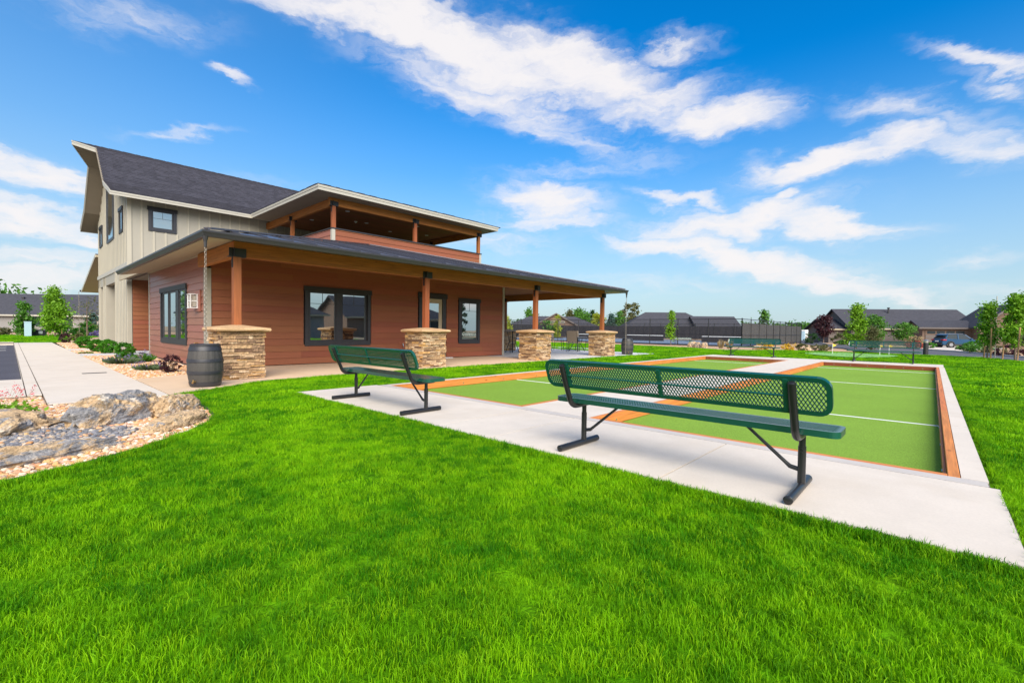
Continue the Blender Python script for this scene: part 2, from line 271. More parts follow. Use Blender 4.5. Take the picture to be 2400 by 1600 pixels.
# wire mesh of the tennis fence: real holes are far below a pixel at 50 m, so the weave is a part see-through cloth
m = Mt('chain_link', (.02, .02, .02), .6); tp = m.n('ShaderNodeBsdfTransparent'); ms = m.n('ShaderNodeMixShader', {0: .82, 1: m.b.outputs[0], 2: tp.outputs[0]})
m.t.links.new(ms.outputs[0], m.t.nodes['Material Output'].inputs[0]); M['chain_link'] = m.done()

# ------------------------------------------------------------------ builders
def link(o): col.objects.link(o); return o
def tag(o, label=None, cat=None, group=None, kind=None):
    for k, x in (('label', label), ('category', cat), ('group', group), ('kind', kind)):
        if x: o[k] = x
    return o
def thing(name, label, cat, loc=(0, 0, 0), rz=0, group=None):
    o = link(bpy.data.objects.new(name, None)); o.location = loc; o.rotation_euler = (0, 0, rz); o.empty_display_size = .2
    return tag(o, label, cat, group)
class MB:
    def __init__(s): s.v = []; s.f = []
    def add(s, vs, fs):
        k = len(s.v); s.v += [tuple(p) for p in vs]; s.f += [tuple(i+k for i in q) for q in fs]; return s
    def hexa(s, p): return s.add(p, [(0, 3, 2, 1), (4, 5, 6, 7), (0, 1, 5, 4), (1, 2, 6, 5), (2, 3, 7, 6), (3, 0, 4, 7)])
    def box(s, x0, x1, y0, y1, z0, z1): return s.hexa([(x0, y0, z0), (x1, y0, z0), (x1, y1, z0), (x0, y1, z0), (x0, y0, z1), (x1, y0, z1), (x1, y1, z1), (x0, y1, z1)])
    def bar(s, a, b, w, h, up=(0, 0, 1)):       # box beam from a to b
        a, b = Vector(a), Vector(b); d = (b-a).normalized(); u = Vector(up); x = d.cross(u)
        if x.length < 1e-4: x = d.cross(Vector((1, 0, 0)))
        x.normalize(); u = x.cross(d).normalized(); x *= w/2; u *= h/2
        return s.hexa([a-x-u, a+x-u, b+x-u, b-x-u, a-x+u, a+x+u, b+x+u, b-x+u])
    def prism(s, poly, axis, a, b):             # polygon swept along an axis (0,1,2); poly in the two other axes, in order
        def P(p, t):
            return (t, p[0], p[1]) if axis == 0 else ((p[0], t, p[1]) if axis == 1 else (p[0], p[1], t))
        n = len(poly); vs = [P(p, a) for p in poly]+[P(p, b) for p in poly]
        return s.add(vs, [tuple(range(n))[::-1], tuple(range(n, 2*n))]+[(i, (i+1) % n, n+(i+1) % n, n+i) for i in range(n)])
    def slab(s, top, th):                        # 3D polygon thickened downwards
        n = len(top); vs = list(top)+[(p[0], p[1], p[2]-th) for p in top]
        return s.add(vs, [tuple(range(n)), tuple(range(n, 2*n))[::-1]]+[(i, n+i, n+(i+1) % n, (i+1) % n) for i in range(n)])
    def tube(s, pts, r, n=8, cap=True):
        pts = [Vector(p) for p in pts]; rs = r if isinstance(r, (list, tuple)) else [r]*len(pts); ring = []; prev = None
        for i, p in enumerate(pts):
            d = (pts[min(i+1, len(pts)-1)]-pts[max(i-1, 0)]).normalized()
            x = prev-d*prev.dot(d) if prev is not None else d.orthogonal()
            if x.length < 1e-5: x = d.orthogonal()
            x.normalize(); prev = x; y = d.cross(x)
            ring.append([p+(x*math.cos(2*PI*k/n)+y*math.sin(2*PI*k/n))*rs[i] for k in range(n)])
        vs = [q for rg in ring for q in rg]; fs = []
        for i in range(len(pts)-1):
            for k in range(n): fs.append((i*n+k, i*n+(k+1) % n, (i+1)*n+(k+1) % n, (i+1)*n+k))
        if cap: fs += [tuple(range(n))[::-1], tuple(range((len(pts)-1)*n, len(pts)*n))]
        return s.add(vs, fs)
    def lathe(s, prof, n=24, c=(0, 0, 0)):
        vs = [(c[0]+r*math.cos(2*PI*k/n), c[1]+r*math.sin(2*PI*k/n), c[2]+z) for r, z in prof for k in range(n)]; fs = []
        for i in range(len(prof)-1):
            for k in range(n): fs.append((i*n+k, i*n+(k+1) % n, (i+1)*n+(k+1) % n, (i+1)*n+k))
        fs += [tuple(range(n))[::-1], tuple(range((len(prof)-1)*n, len(prof)*n))]
        return s.add(vs, fs)
    def build(s, name, mat, parent=None, kind=None, smooth=False, loc=None, bevel=0):
        me = bpy.data.meshes.new(name); me.from_pydata(s.v, [], s.f); me.materials.append(M[mat]); me.validate(); me.update()
        if smooth: me.polygons.foreach_set('use_smooth', [True]*len(me.polygons)); me.set_sharp_from_angle(angle=R(40))
        o = link(bpy.data.objects.new(name, me))
        if parent is not None: o.parent = parent
        if loc is not None: o.location = loc
        if kind: o['kind'] = kind
        if bevel:
            b = o.modifiers.new('bevel', 'BEVEL'); b.width = bevel; b.segments = 2; b.limit_method = 'ANGLE'
        return o
def box(name, mat, dims, parent=None, **k): return MB().box(*dims).build(name, mat, parent, **k)
def share(name, me, parent, loc, rot=(0, 0, 0), scale=(1, 1, 1)):
    o = link(bpy.data.objects.new(name, me)); o.parent = parent; o.location = loc; o.rotation_euler = rot; o.scale = scale; return o
def copy_tree(o, parent=None):
    c = o.copy(); col.objects.link(c)
    if parent is not None: c.parent = parent
    for ch in list(o.children): copy_tree(ch, c)
    return c
def smooth01(t): t = min(1, max(0, t)); return t*t*(3-2*t)
def gz(x, y):       # the lie of the land: level round the clubhouse, falling away beyond the courts
    return -.46*smooth01((x-29)/22)
def inpoly(x, y, poly):
    ins = np.zeros(np.shape(x), bool); n = len(poly); j = n-1
    for i in range(n):
        xi, yi = poly[i]; xj, yj = poly[j]
        c = ((yi > y) != (yj > y)) & (x < (xj-xi)*(y-yi)/((yj-yi) or 1e-9)+xi); ins ^= c; j = i
    return ins
def sheet(name, mat, outer, holes=(), dz=0, step=0, kind='structure', parent=None, z=None):
    pts = [Vector(p) for p in outer]; edges = [(i, (i+1) % len(outer)) for i in range(len(outer))]
    for h in holes:
        k = len(pts); pts += [Vector(p) for p in h]; edges += [(k+i, k+(i+1) % len(h)) for i in range(len(h))]
    if step:
        xs = [p[0] for p in outer]; ys = [p[1] for p in outer]
        gx, gy = np.meshgrid(np.arange(min(xs), max(xs), step), np.arange(min(ys), max(ys), step)); gx, gy = gx.ravel(), gy.ravel()
        ok = inpoly(gx, gy, outer)
        for h in holes: ok &= ~inpoly(gx, gy, h)
        pts += [Vector((float(a), float(b))) for a, b in zip(gx[ok], gy[ok])]
    vs, _, fs, *_r = delaunay_2d_cdt(pts, edges, [], 0, 1e-5)
    cx = np.array([sum(vs[i][0] for i in f)/len(f) for f in fs]); cy = np.array([sum(vs[i][1] for i in f)/len(f) for f in fs])
    ok = inpoly(cx, cy, outer)
    for h in holes: ok &= ~inpoly(cx, cy, h)
    mb = MB(); mb.v = [(p[0], p[1], (gz(p[0], p[1]) if z is None else z)+dz) for p in vs]; mb.f = [tuple(f) for f, k in zip(fs, ok) if k]
    return mb.build(name, mat, parent, kind=kind)
def rect(x0, x1, y0, y1): return [(x0, y0), (x1, y0), (x1, y1), (x0, y1)]
def scatter(name, pts, rot, scl, idx, sources, kind='stuff'):
    me = bpy.data.meshes.new(name); me.from_pydata([tuple(p) for p in pts], [], [])
    a = me.attributes.new('rot', 'FLOAT_VECTOR', 'POINT'); a.data.foreach_set('vector', np.asarray(rot, np.float32).ravel())
    a = me.attributes.new('scl', 'FLOAT_VECTOR', 'POINT'); a.data.foreach_set('vector', np.asarray(scl, np.float32).ravel())
    a = me.attributes.new('idx', 'INT', 'POINT'); a.data.foreach_set('value', np.asarray(idx, np.int32))
    o = link(bpy.data.objects.new(name, me)); o['kind'] = kind
    ng = bpy.data.node_groups.new(name, 'GeometryNodeTree'); ng.interface.new_socket('Geometry', in_out='INPUT', socket_type='NodeSocketGeometry'); ng.interface.new_socket('Geometry', in_out='OUTPUT', socket_type='NodeSocketGeometry')
    N, L = ng.nodes.new, ng.links.new
    gi, go, ip, jn = N('NodeGroupInput'), N('NodeGroupOutput'), N('GeometryNodeInstanceOnPoints'), N('GeometryNodeJoinGeometry')
    for s_ in reversed(sources):
        oi = N('GeometryNodeObjectInfo'); oi.inputs[0].default_value = s_; oi.inputs['As Instance'].default_value = True; L(oi.outputs['Geometry'], jn.inputs[0])
    def at(n, t):
        x = N('GeometryNodeInputNamedAttribute'); x.data_type = t; x.inputs[0].default_value = n; return x.outputs['Attribute']
    L(gi.outputs[0], ip.inputs['Points']); L(jn.outputs[0], ip.inputs['Instance']); ip.inputs['Pick Instance'].default_value = True
    L(at('idx', 'INT'), ip.inputs['Instance Index']); L(at('rot', 'FLOAT_VECTOR'), ip.inputs['Rotation']); L(at('scl', 'FLOAT_VECTOR'), ip.inputs['Scale']); L(ip.outputs[0], go.inputs[0])
    md = o.modifiers.new('scatter', 'NODES'); md.node_group = ng; return o
def src(name, mb, mat, smooth=False):       # mesh used only through scatter(); never linked to the scene
    me = bpy.data.meshes.new(name); me.from_pydata(mb.v, [], mb.f); me.materials.append(M[mat]); me.update()
    if smooth: me.polygons.foreach_set('use_smooth', [True]*len(me.polygons))
    return bpy.data.objects.new(name, me)

# ------------------------------------------------------------------ ground, lawn, paths
PAD = [(3.15, -.35), (4.63, -.35), (4.66, -.303), (22.55, -.165), (22.75, 7.90), (3.15, 7.68)]
big = rect(-400, 900, -400, 900)
gxs = [(-400, -400), (900, -400), (900, 900), (-400, 900)]
sheet('ground', 'field', gxs, dz=-.24, step=0)
me = bpy.data.objects['ground'].data
for vtx in me.vertices: vtx.co.z = -.70
sheet('soil', 'soil', rect(-60, 140, -60, 140), dz=-.20, step=8)
BED1 = [(1.68, 8.62), (1.70, 8.3), (1.74, 7.9), (1.75, 7.4), (1.73, 6.85), (1.66, 6.4), (1.52, 5.97), (1.21, 5.52), (.76, 5.06), (.39, 4.81), (-.05, 4.6), (-.9, 4.3), (-2, 4.1), (-5, 3.9), (-5, 9.8), (.31, 9.8), (.32, 8.62)]
LAWN = [(-14, -45), (12, -45), (25, -6.5), (28.9, -2.9), (34.5, -1.5), (39.5, .3), (43.5, 2.0), (46.5, 4.6), (45, 7.15), (42.4, 7.3), (37.1, 8.0), (31.9, 8.5), (29.9, 9.8), (31.5, 11.8), (33, 13.4), (34.4, 18), (38, 24), (44, 36), (44, 60), (21.0, 60), (21.0, 11.1), (20.0, 10.2), (18.6, 9.98), (5, 9.93), (3.2, 9.62), (2.4, 9.05), (1.68, 8.66)]+BED1[1:14]+[(-14, 3.9)]
sheet('lawn', 'lawn', LAWN, [PAD], dz=-.035, step=2.5)
LAWN2 = [(-30, 38.1), (1.75, 38.1), (2.6, 42), (3.4, 48), (7, 60), (7, 65), (-30, 64)]
sheet('lawn', 'lawn', LAWN2, dz=-.03, step=4)
sheet('gravel', 'gravel', [(28.0, 4), (46.4, 4.6), (60, 7.5), (100, 12), (112, 70), (30, 75), (30, 61), (43, 61)], [], dz=-.06, step=4)
sheet('gravel', 'gravel', [(2, 60.5), (40, 60), (40, 95), (-60, 95), (-60, 60)], dz=-.05, step=8)
sheet('gravel', 'gravel', [(3.4, 33.6), (20, 33.6), (20, 60), (7, 60), (3.4, 48), (2.6, 42), (1.8, 38.1)], dz=-.05)
sheet('gravel', 'gravel_bed', BED1, dz=-.045)
BED2 = [(1.66, 11.65), (2.5, 12.0), (3.24, 12.3), (3.24, 19.6), (3.0, 21.2), (1.68, 21.3)]; BED3 = [(1.7, 22.6), (3.2, 22.7), (3.25, 26.0), (1.72, 26.0)]; BED4 = [(1.72, 27.2), (3.3, 27.2), (3.25, 33.8), (3.2, 37), (1.85, 37)]
for b_ in (BED2, BED3, BED4): sheet('gravel', 'gravel_bed', b_, dz=-.045)
# putting green
pg = [(29.0+2.9*math.cos(t)*(1+.15*math.sin(2*t)), 3.35+1.9*math.sin(t)*(1+.2*math.cos(t))) for t in np.linspace(0, 2*PI, 40)[:-1]]
sheet('putting_green', 'putting', pg, dz=.012, step=.7)
# street with pale kerbs, driveway
RN = [(20, -8.5), (25.5, -5.2), (28.94, -2.75), (34.67, -1.3), (39.8, .2), (43.4, 1.8), (52, 5.0), (60, 7.6), (76, 13.5), (110, 24)]
RF = [(150, 20), (96, 15.5), (76, 11.0), (70.3, 5.0), (64.5, 1.4), (60, -1.2), (48, -4.6), (38, -10), (28, -20)]
sheet('road', 'road', RN+RF, dz=-.02, step=5)
mb = MB()
for a, b in zip(RF[1:], RF[2:]):
    za, zb = gz(*a), gz(*b); mb.hexa([(a[0], a[1], za-.2), (b[0], b[1], zb-.2), (b[0]+.12, b[1]-.12, zb-.2), (a[0]+.12, a[1]-.12, za-.2), (a[0], a[1], za+.09), (b[0], b[1], zb+.09), (b[0]+.12, b[1]-.12, zb+.09), (a[0]+.12, a[1]-.12, za+.09)])
mb.build('kerb', 'concrete_edge', kind='structure')
sheet('driveway', 'concrete', [(67, 2.6), (64.4, 1.2), (62.5, -.2), (62, -1.6), (80, -6), (93, -5.8), (92, 1.5), (80, 2)], dz=.02, step=5)
sheet('gravel', 'gravel', [(96, 15.4), (76, 10.9), (70.4, 4.9), (67.1, 2.7), (80, 2.1), (92, 1.6), (112, -2), (118, 20)], dz=.0, step=5)
sheet('gravel', 'gravel', [(62, -1.7), (60, -1.5), (48, -4.8), (38, -10.2), (60, -40), (120, -30), (93, -5.9), (80, -6.1)], dz=.0, step=6)

def slabset(name, mat, cells, z1=0, th=.12, bed='joint_dark', jw=.008, slope=None):
    """concrete laid in slabs: every slab is an object, a darker bed shows in the joints"""
    root = link(bpy.data.objects.new(name, None)); root['kind'] = 'structure'
    for c in cells:
        if len(c) == 4 and not isinstance(c[0], tuple): c = rect(*c)
        cx = sum(p[0] for p in c)/len(c); cy = sum(p[1] for p in c)/len(c)
        mb = MB(); top = []
        for p in c:
            d = Vector((p[0]-cx, p[1]-cy)); k = (d.length-jw*1.2)/max(d.length, .01); top.append((cx+d.x*k, cy+d.y*k, z1))
        mb.slab(top, th); mb.build('slab', mat, root)
    mb = MB()
    for c in cells:
        if len(c) == 4 and not isinstance(c[0], tuple): c = rect(*c)
        mb.slab([(p[0], p[1], z1-.012) for p in c], .06)
    mb.build('joint', bed, root); return root
# the concrete surround of the two courts
yj = [-.35, 1.46, 3.22, 4.03, 5.81, 7.68]
cells = [(3.15, 4.63, a, b) for a, b in zip(yj, yj[1:])]
xj = [4.79, 7.5, 10.2, 12.9, 15.6, 18.3, 20.75]
cells += [[(a, -.30+.0075*(a-4.8)), (b, -.30+.0075*(b-4.8)), (b, -.155+.0065*(b-4.8)), (a, -.155+.0065*(a-4.8))] for a, b in zip(xj, xj[1:])]
cells += [[(a, 3.105+.0065*(a-4.8)), (b, 3.105+.0065*(b-4.8)), (b, 4.205+.0065*(b-4.8)), (a, 4.205+.0065*(a-4.8))] for a, b in zip(xj, xj[1:])]
cells += [(20.77, 22.6, a, b) for a, b in zip((-.17, 2.3, 4.9, 7.85), (2.3, 4.9, 7.85))]
cells += [[(a, 7.435+.0065*(a-4.8)), (b, 7.435+.0065*(b-4.8)), (b, 7.60+.0125*(b-4.8)), (a, 7.60+.0125*(a-4.8))] for a, b in zip(xj, xj[1:])]
slabset('pavement', 'concrete', cells)
slabset('pavement', 'concrete_edge', [(4.635, 4.785, -.30, 3.2), (4.635, 4.785, 4.1, 7.6), (4.635, 4.785, 3.2, 4.1)], z1=.001)
# patio of the clubhouse
px_ = [3.34, 5.75, 8.1, 10.5, 12.95, 15.4, 17.9, 21.0]
cells = [(a, b, 9.93 if a < 17 else 10.0, 13.3) for a, b in zip(px_, px_[1:])]+[(a, b, 13.3, 16.6) for a, b in ((13.6, 17.3), (17.3, 21.0))]+[(a, b, 16.6, 20.5) for a, b in ((13.6, 17.3), (17.3, 21.0))]
slabset('patio', 'concrete_warm', cells[:4], z1=.0); slabset('patio', 'concrete_grey', cells[4:], z1=.0)
slabset('patio', 'concrete_warm', [[(1.66, 8.68), (2.4, 9.05), (3.34, 9.66), (3.34, 12.25), (2.5, 12.0), (1.66, 11.6)]], z1=-.002)
slabset('pavement', 'concrete_grey', [(22.8, 24.0, 14.5, 30)], z1=-.005)
# pavement along the car park, kerb, asphalt
wy = [8.64, 12.1, 15.6, 19.1, 22.6, 26.1, 29.6, 33.1, 37.2]
slabset('pavement', 'concrete', [(.335, 1.645, a, b) for a, b in zip(wy, wy[1:])], z1=.0)
slabset('pavement', 'concrete_grey', [(1.66, 3.5, 21.35, 22.55), (1.66, 3.5, 26.1, 27.15), (3.28, 7, 20.0, 24.25)], z1=-.003)
slabset('kerb', 'concrete', [(.17, .325, a, b) for a, b in zip([9.85]+wy[1:], wy[1:])]+[(-9, .165, 9.85, 12.8)], z1=.0, th=.2)
sheet('asphalt', 'asphalt', rect(-30, .165, 12.8, 37.2), dz=-.13, z=0)
slabset('kerb', 'concrete', [(-30, .165, 37.2, 38.0)], z1=.02, th=.2)
mb = MB()
for k in range(3): mb.box(-3.2, -.1, 30+2.7*k, 30.1+2.7*k, -.127, -.123)
mb.build('parking_line', 'paint_white', kind='structure')
box('drain_cover', 'plastic_black', (1.05, 1.45, 13.42, 13.56, .001, .006), None, kind='structure')
# landscape edging between bed and lawn
ed = BED1[1:14]; mb = MB()
mb.tube([(p[0], p[1], -.012) for p in ed], .016, 6); tag(mb.build('landscape_edging', 'edging'), 'thin black landscape edging curving between lawn and boulder bed', 'edging')

# ------------------------------------------------------------------ bocce courts
def court(y0, y1, label, xb):
    X0, X1, ZT = 4.79, 20.75, -.13; T = .068
    rt = thing('bocce_court', label, 'bocce court', (X0, y0, 0), .0065); L = (-X0, -y0, 0)
    def bd(name, mat, d, **k): return box(name, mat, d, rt, loc=L, bevel=.004, **k)
    box('turf', 'turf', (X0+.05, X1-.05, y0+.05, y1-.05, ZT-.05, ZT), rt, loc=L)
    cuts = [X0, 8.9, 12.9, 16.8, X1]
    for y, s in ((y0, 1), (y1, -1)):
        for i, (a, b) in enumerate(zip(cuts, cuts[1:])):
            a2, b2 = a+.003, b-.003; ya, yb = sorted((y, y+s*T))
            bd('timber', 'timber_x', (a2, b2, ya, yb, ZT-.1, .004))
            yc, yd = sorted((y+s*T+.001, y+s*(T+.022)))
            bd('facing_board', 'timber_x', (a2+.15 if i == 0 else a2, b2-.15 if i == 3 else b2, yc, yd, ZT+.006, -.035))
        for i in range(13):
            x = X0+.5+i*1.22; MB().tube([(x, y+s*(T+.02), -.075), (x, y+s*(T+.028), -.075)], .014, 8).build('bolt', 'chrome', rt, loc=L)
    for x, s in ((X0, 1), (X1, -1)):
        xa, xb_ = sorted((x, x+s*T)); ym = (y0+y1)/2
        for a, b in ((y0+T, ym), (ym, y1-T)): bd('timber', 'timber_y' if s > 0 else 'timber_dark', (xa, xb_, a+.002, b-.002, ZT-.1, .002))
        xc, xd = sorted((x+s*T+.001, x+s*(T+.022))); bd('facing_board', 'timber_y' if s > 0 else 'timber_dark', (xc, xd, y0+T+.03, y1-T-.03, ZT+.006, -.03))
        for i in range(6):
            y = y0+.4+i*(y1-y0-.8)/5; MB().tube([(x+s*(T+.02), y, -.07), (x+s*(T+.028), y, -.07)], .014, 8).build('bolt', 'chrome', rt, loc=L)
    for x, wd in ((8.2, .05), (13.8, .05), (19.35, .05)):
        box('court_line', 'paint_white', (x, x+wd, y0+T+.024, y1-T-.024, ZT+.001, ZT+.005), rt, loc=L)
court(-.15, 3.10, 'green turf bocce court on the right, behind the long mesh bench, framed in orange timber', 0)
court(4.21, 7.43, 'green turf bocce court on the left beside the clubhouse lawn, framed in orange timber', 0)

# ------------------------------------------------------------------ clubhouse
CL = (3.3, 13.27, 0); club = thing('clubhouse', 'two storey clubhouse with grey gambrel roof, brown lap siding, stone piers and covered deck', 'clubhouse', CL)
CO = (-CL[0], -CL[1], 0)
def cpart(name, mat, mb, **k):
    if isinstance(mb, tuple): mb = MB().box(*mb)
    return mb.build(name, mat, club, loc=CO, **k)
def sub(name, mat, mb, par, **k):
    if isinstance(mb, tuple): mb = MB().box(*mb)
    return mb.build(name, mat, par, **k)
XW, XE, YS, YN, ZW = 3.30, 13.86, 13.27, 20.0, 2.90
# windows as (a0,a1,z0,z1) openings cut out of the planks
WIN_S = [(5.66, 7.79, .52, 2.23), (9.58, 10.85, .02, 2.30), (11.40, 12.54, .51, 2.22)]; WIN_W = [(15.02, 18.22, .52, 2.21)]
wall = cpart('wall', 'plaster', (XW+.03, XE-.03, YS+.03, YN, 0, ZW))
def planks(axis, fixed, a0, a1, z1, wins, mat, par, out, step=.1775, z0=.0, cut=(3.2,), rndk=0):
    """lap siding: each board a wedge, thicker at its lower edge; axis 0 runs along X, 1 along Y"""
    rnd = random.Random(rndk); z = z0+.02; i = 0
    while z < z1-.03:
        zt = min(z+step, z1); spans = [(a0, a1)]
        for (w0, w1, wz0, wz1) in wins:
            if wz0 < (z+zt)/2 < wz1:
                ns = []
                for s0, s1 in spans:
                    if w1 <= s0 or w0 >= s1: ns.append((s0, s1)); continue
                    if w0 > s0: ns.append((s0, w0))
                    if w1 < s1: ns.append((w1, s1))
                spans = ns
        for s0, s1 in spans:
            c = [s0]; x = s0+rnd.uniform(1.2, 3.6)
            while x < s1-.6: c.append(x); x += 3.66
            c.append(s1)
            for p, q in zip(c, c[1:]):
                if q-p < .03: continue
                t0, t1 = .028, .008; mb = MB(); p2, q2 = p+.001, q-.001
                prof = [(fixed-out*(-.01), z+.001), (fixed+out*t0, z+.001), (fixed+out*t1, zt+.012), (fixed-out*(-.01) if False else fixed-out*.012, zt+.012), (fixed-out*.012, z+.001)]
                prof = [(fixed-out*.012, z+.001), (fixed+out*t0, z+.001), (fixed+out*t1, zt+.012), (fixed-out*.012, zt+.012)]
                mb.prism(prof, axis, p2, q2); mb.build('plank', mat, par)
        z += step; i += 1
planks(0, YS, XW+.09, XE-.07, ZW-.04, WIN_S, 'siding_x', wall, -1)
planks(1, XW, YS+.09, YN-.06, ZW-.04, WIN_W, 'siding_y_lit', wall, -1, rndk=3)
for d in ((XW-.042, XW+.045, YS-.042, YS-.0, .0, 2.48), (XW+.045, XW+.09, YS-.042, YS, .0, 2.48), (XW-.042, XW, YS, YS+.09, 0, 2.86), (XW-.038, XW, YN-.06, YN+.02, 0, 2.86), (XE-.07, XE+.040, YS-.042, YS, 0, 2.86), (XE, XE+.040, YS, YN, 0, 2.86)):
    cpart('corner_board', 'beige', d)
cpart('base_flashing', 'frame_dark', (XW-.035, XW+.0, YS+.09, YN, -.14, .018))
cpart('frieze', 'soffit', (XW-.05, XW-.024, YS+.06, YN, ZW-.09, ZW+.05))
def window(axis, fixed, a0, a1, z0, z1, out, lights, head=.14, cas=.10, sill=.13, grid=None, gl='glass', mat='frame_dark', ear=.035, par=None):
    """casing standing proud of the wall > frame, pane, muntin"""
    def bx(p, q, za, zb, d0, d1):
        f0, f1 = sorted((fixed+out*d0, fixed+out*d1))
        return (p, q, f0, f1, za, zb) if axis == 0 else (f0, f1, p, q, za, zb)
    par = par or club; wd = MB(); a, b = a0+ear, a1-ear
    for d in ((a, a+cas, z0, z1-head), (b-cas, b, z0, z1-head)): wd.box(*bx(d[0], d[1], d[2], d[3], -.01, .045))
    wd.box(*bx(a+cas, b-cas, z0, z0+sill, -.01, .043))
    o = wd.build('window', mat, par, loc=CO if par is club else None)
    sub('head_casing', 'trim_dark_x', bx(a0, a1, z1-head, z1, -.01, .062), o)
    zi0, zi1 = z0+sill, z1-head-.002; n = len(lights)
    for k, (p, q) in enumerate(lights):
        fr = MB(); t = .045
        for d in ((p-t, p, zi0, zi1), (q, q+t, zi0, zi1), (p, q, zi0, zi0+t), (p, q, zi1-t, zi1)): fr.box(*bx(*d, -.01, .030))
        sub('frame', 'frame_dark', fr, o); sub('pane', gl, bx(p, q, zi0+t, zi1-t, -.008, .012), o)
        if grid:
            mm = MB(); zg = zi1-t-grid*(zi1-zi0); mm.box(*bx(p, q, zg-.006, zg+.006, .0121, .018)); mm.box(*bx((p+q)/2-.006, (p+q)/2+.006, zg, zi1-t, .0121, .0175)); sub('muntin', 'frame_dark', mm, o)
    for (p0, q0), (p1, q1) in zip(lights, lights[1:]): sub('mullion', 'frame_dark', bx(q0+.046, p1-.046, zi0, zi1, -.01, .042), o)
    return o
window(0, YS, 5.66, 7.79, .52, 2.23, -1, [(5.85, 6.57), (6.83, 7.56)], grid=.21)
window(0, YS, 11.40, 12.54, .51, 2.22, -1, [(11.60, 12.34)], grid=.2)
window(1, XW, 15.02, 18.22, .52, 2.21, -1, [(15.24, 15.84), (16.26, 17.04), (17.20, 17.85)], sill=.14)
# patio door
dr = cpart('door', 'door_beige', (9.79, 10.64, YS-.012, YS+.02, .02, 2.12)); sub('glazing', 'glass', (9.95, 10.48, YS-.02, YS-.0125, .25, 1.96), dr)
sub('handle', 'chrome', MB().tube([(9.86, YS-.02, 1.0), (9.86, YS-.06, 1.0), (9.95, YS-.065, 1.0)], .009, 8), dr)
fr = MB().box(9.62, 9.785, YS-.045, YS+.01, .02, 2.13).box(10.645, 10.81, YS-.045, YS+.01, .02, 2.13); dc = cpart('door_casing', 'frame_dark', fr); sub('head_casing', 'trim_dark_x', (9.57, 10.86, YS-.062, YS+.01, 2.135, 2.30), dc)
cpart('step', 'concrete_grey', (9.5, 10.95, YS-.3, YS-.03, .001, .03))
# lantern on the west wall
lm = cpart('wall_lamp', 'siding_y_lit', (XW-.055, XW-.03, 13.66, 14.12, 1.42, 1.96))
mb = MB(); x0, x1, y0, y1, z0, z1 = XW-.21, XW-.07, 13.82, 14.08, 1.52, 1.84
for a, b in ((x0, y0), (x0, y1), (x1, y0), (x1, y1)): mb.box(a-.012, a+.012, b-.012, b+.012, z0, z1)
mb.box(x0-.02, x1+.02, y0-.02, y1+.02, z1, z1+.02).box(x0-.02, x1+.02, y0-.02, y1+.02, z0-.02, z0); mb.box(x0-.005, x1, y0, y1, (z0+z1)/2-.012, (z0+z1)/2+.012); mb.box(x1, XW-.045, 13.88, 14.0, 1.62, 1.74)
sub('lantern_frame', 'white', mb, lm); sub('lantern_glass', 'white_trim', (x0+.02, x1-.02, y0+.02, y1-.02, z0+.02, z1-.02), lm)
# taps and sockets low on the wall
tp = cpart('hose_bib', 'chrome', MB().tube([(8.95, YS-.02, .50), (8.95, YS-.08, .50), (8.95, YS-.10, .44)], .014, 8).tube([(8.95, YS-.06, .5), (8.95, YS-.06, .56)], .02, 8))
cpart('utility_plate', 'siding_x', (8.82, 9.08, YS-.03, YS-.022, .36, .62)); cpart('hose_bib', 'brass', MB().tube([(XW-.02, 13.95, .62), (XW-.10, 13.95, .62), (XW-.11, 13.95, .55)], .014, 8))
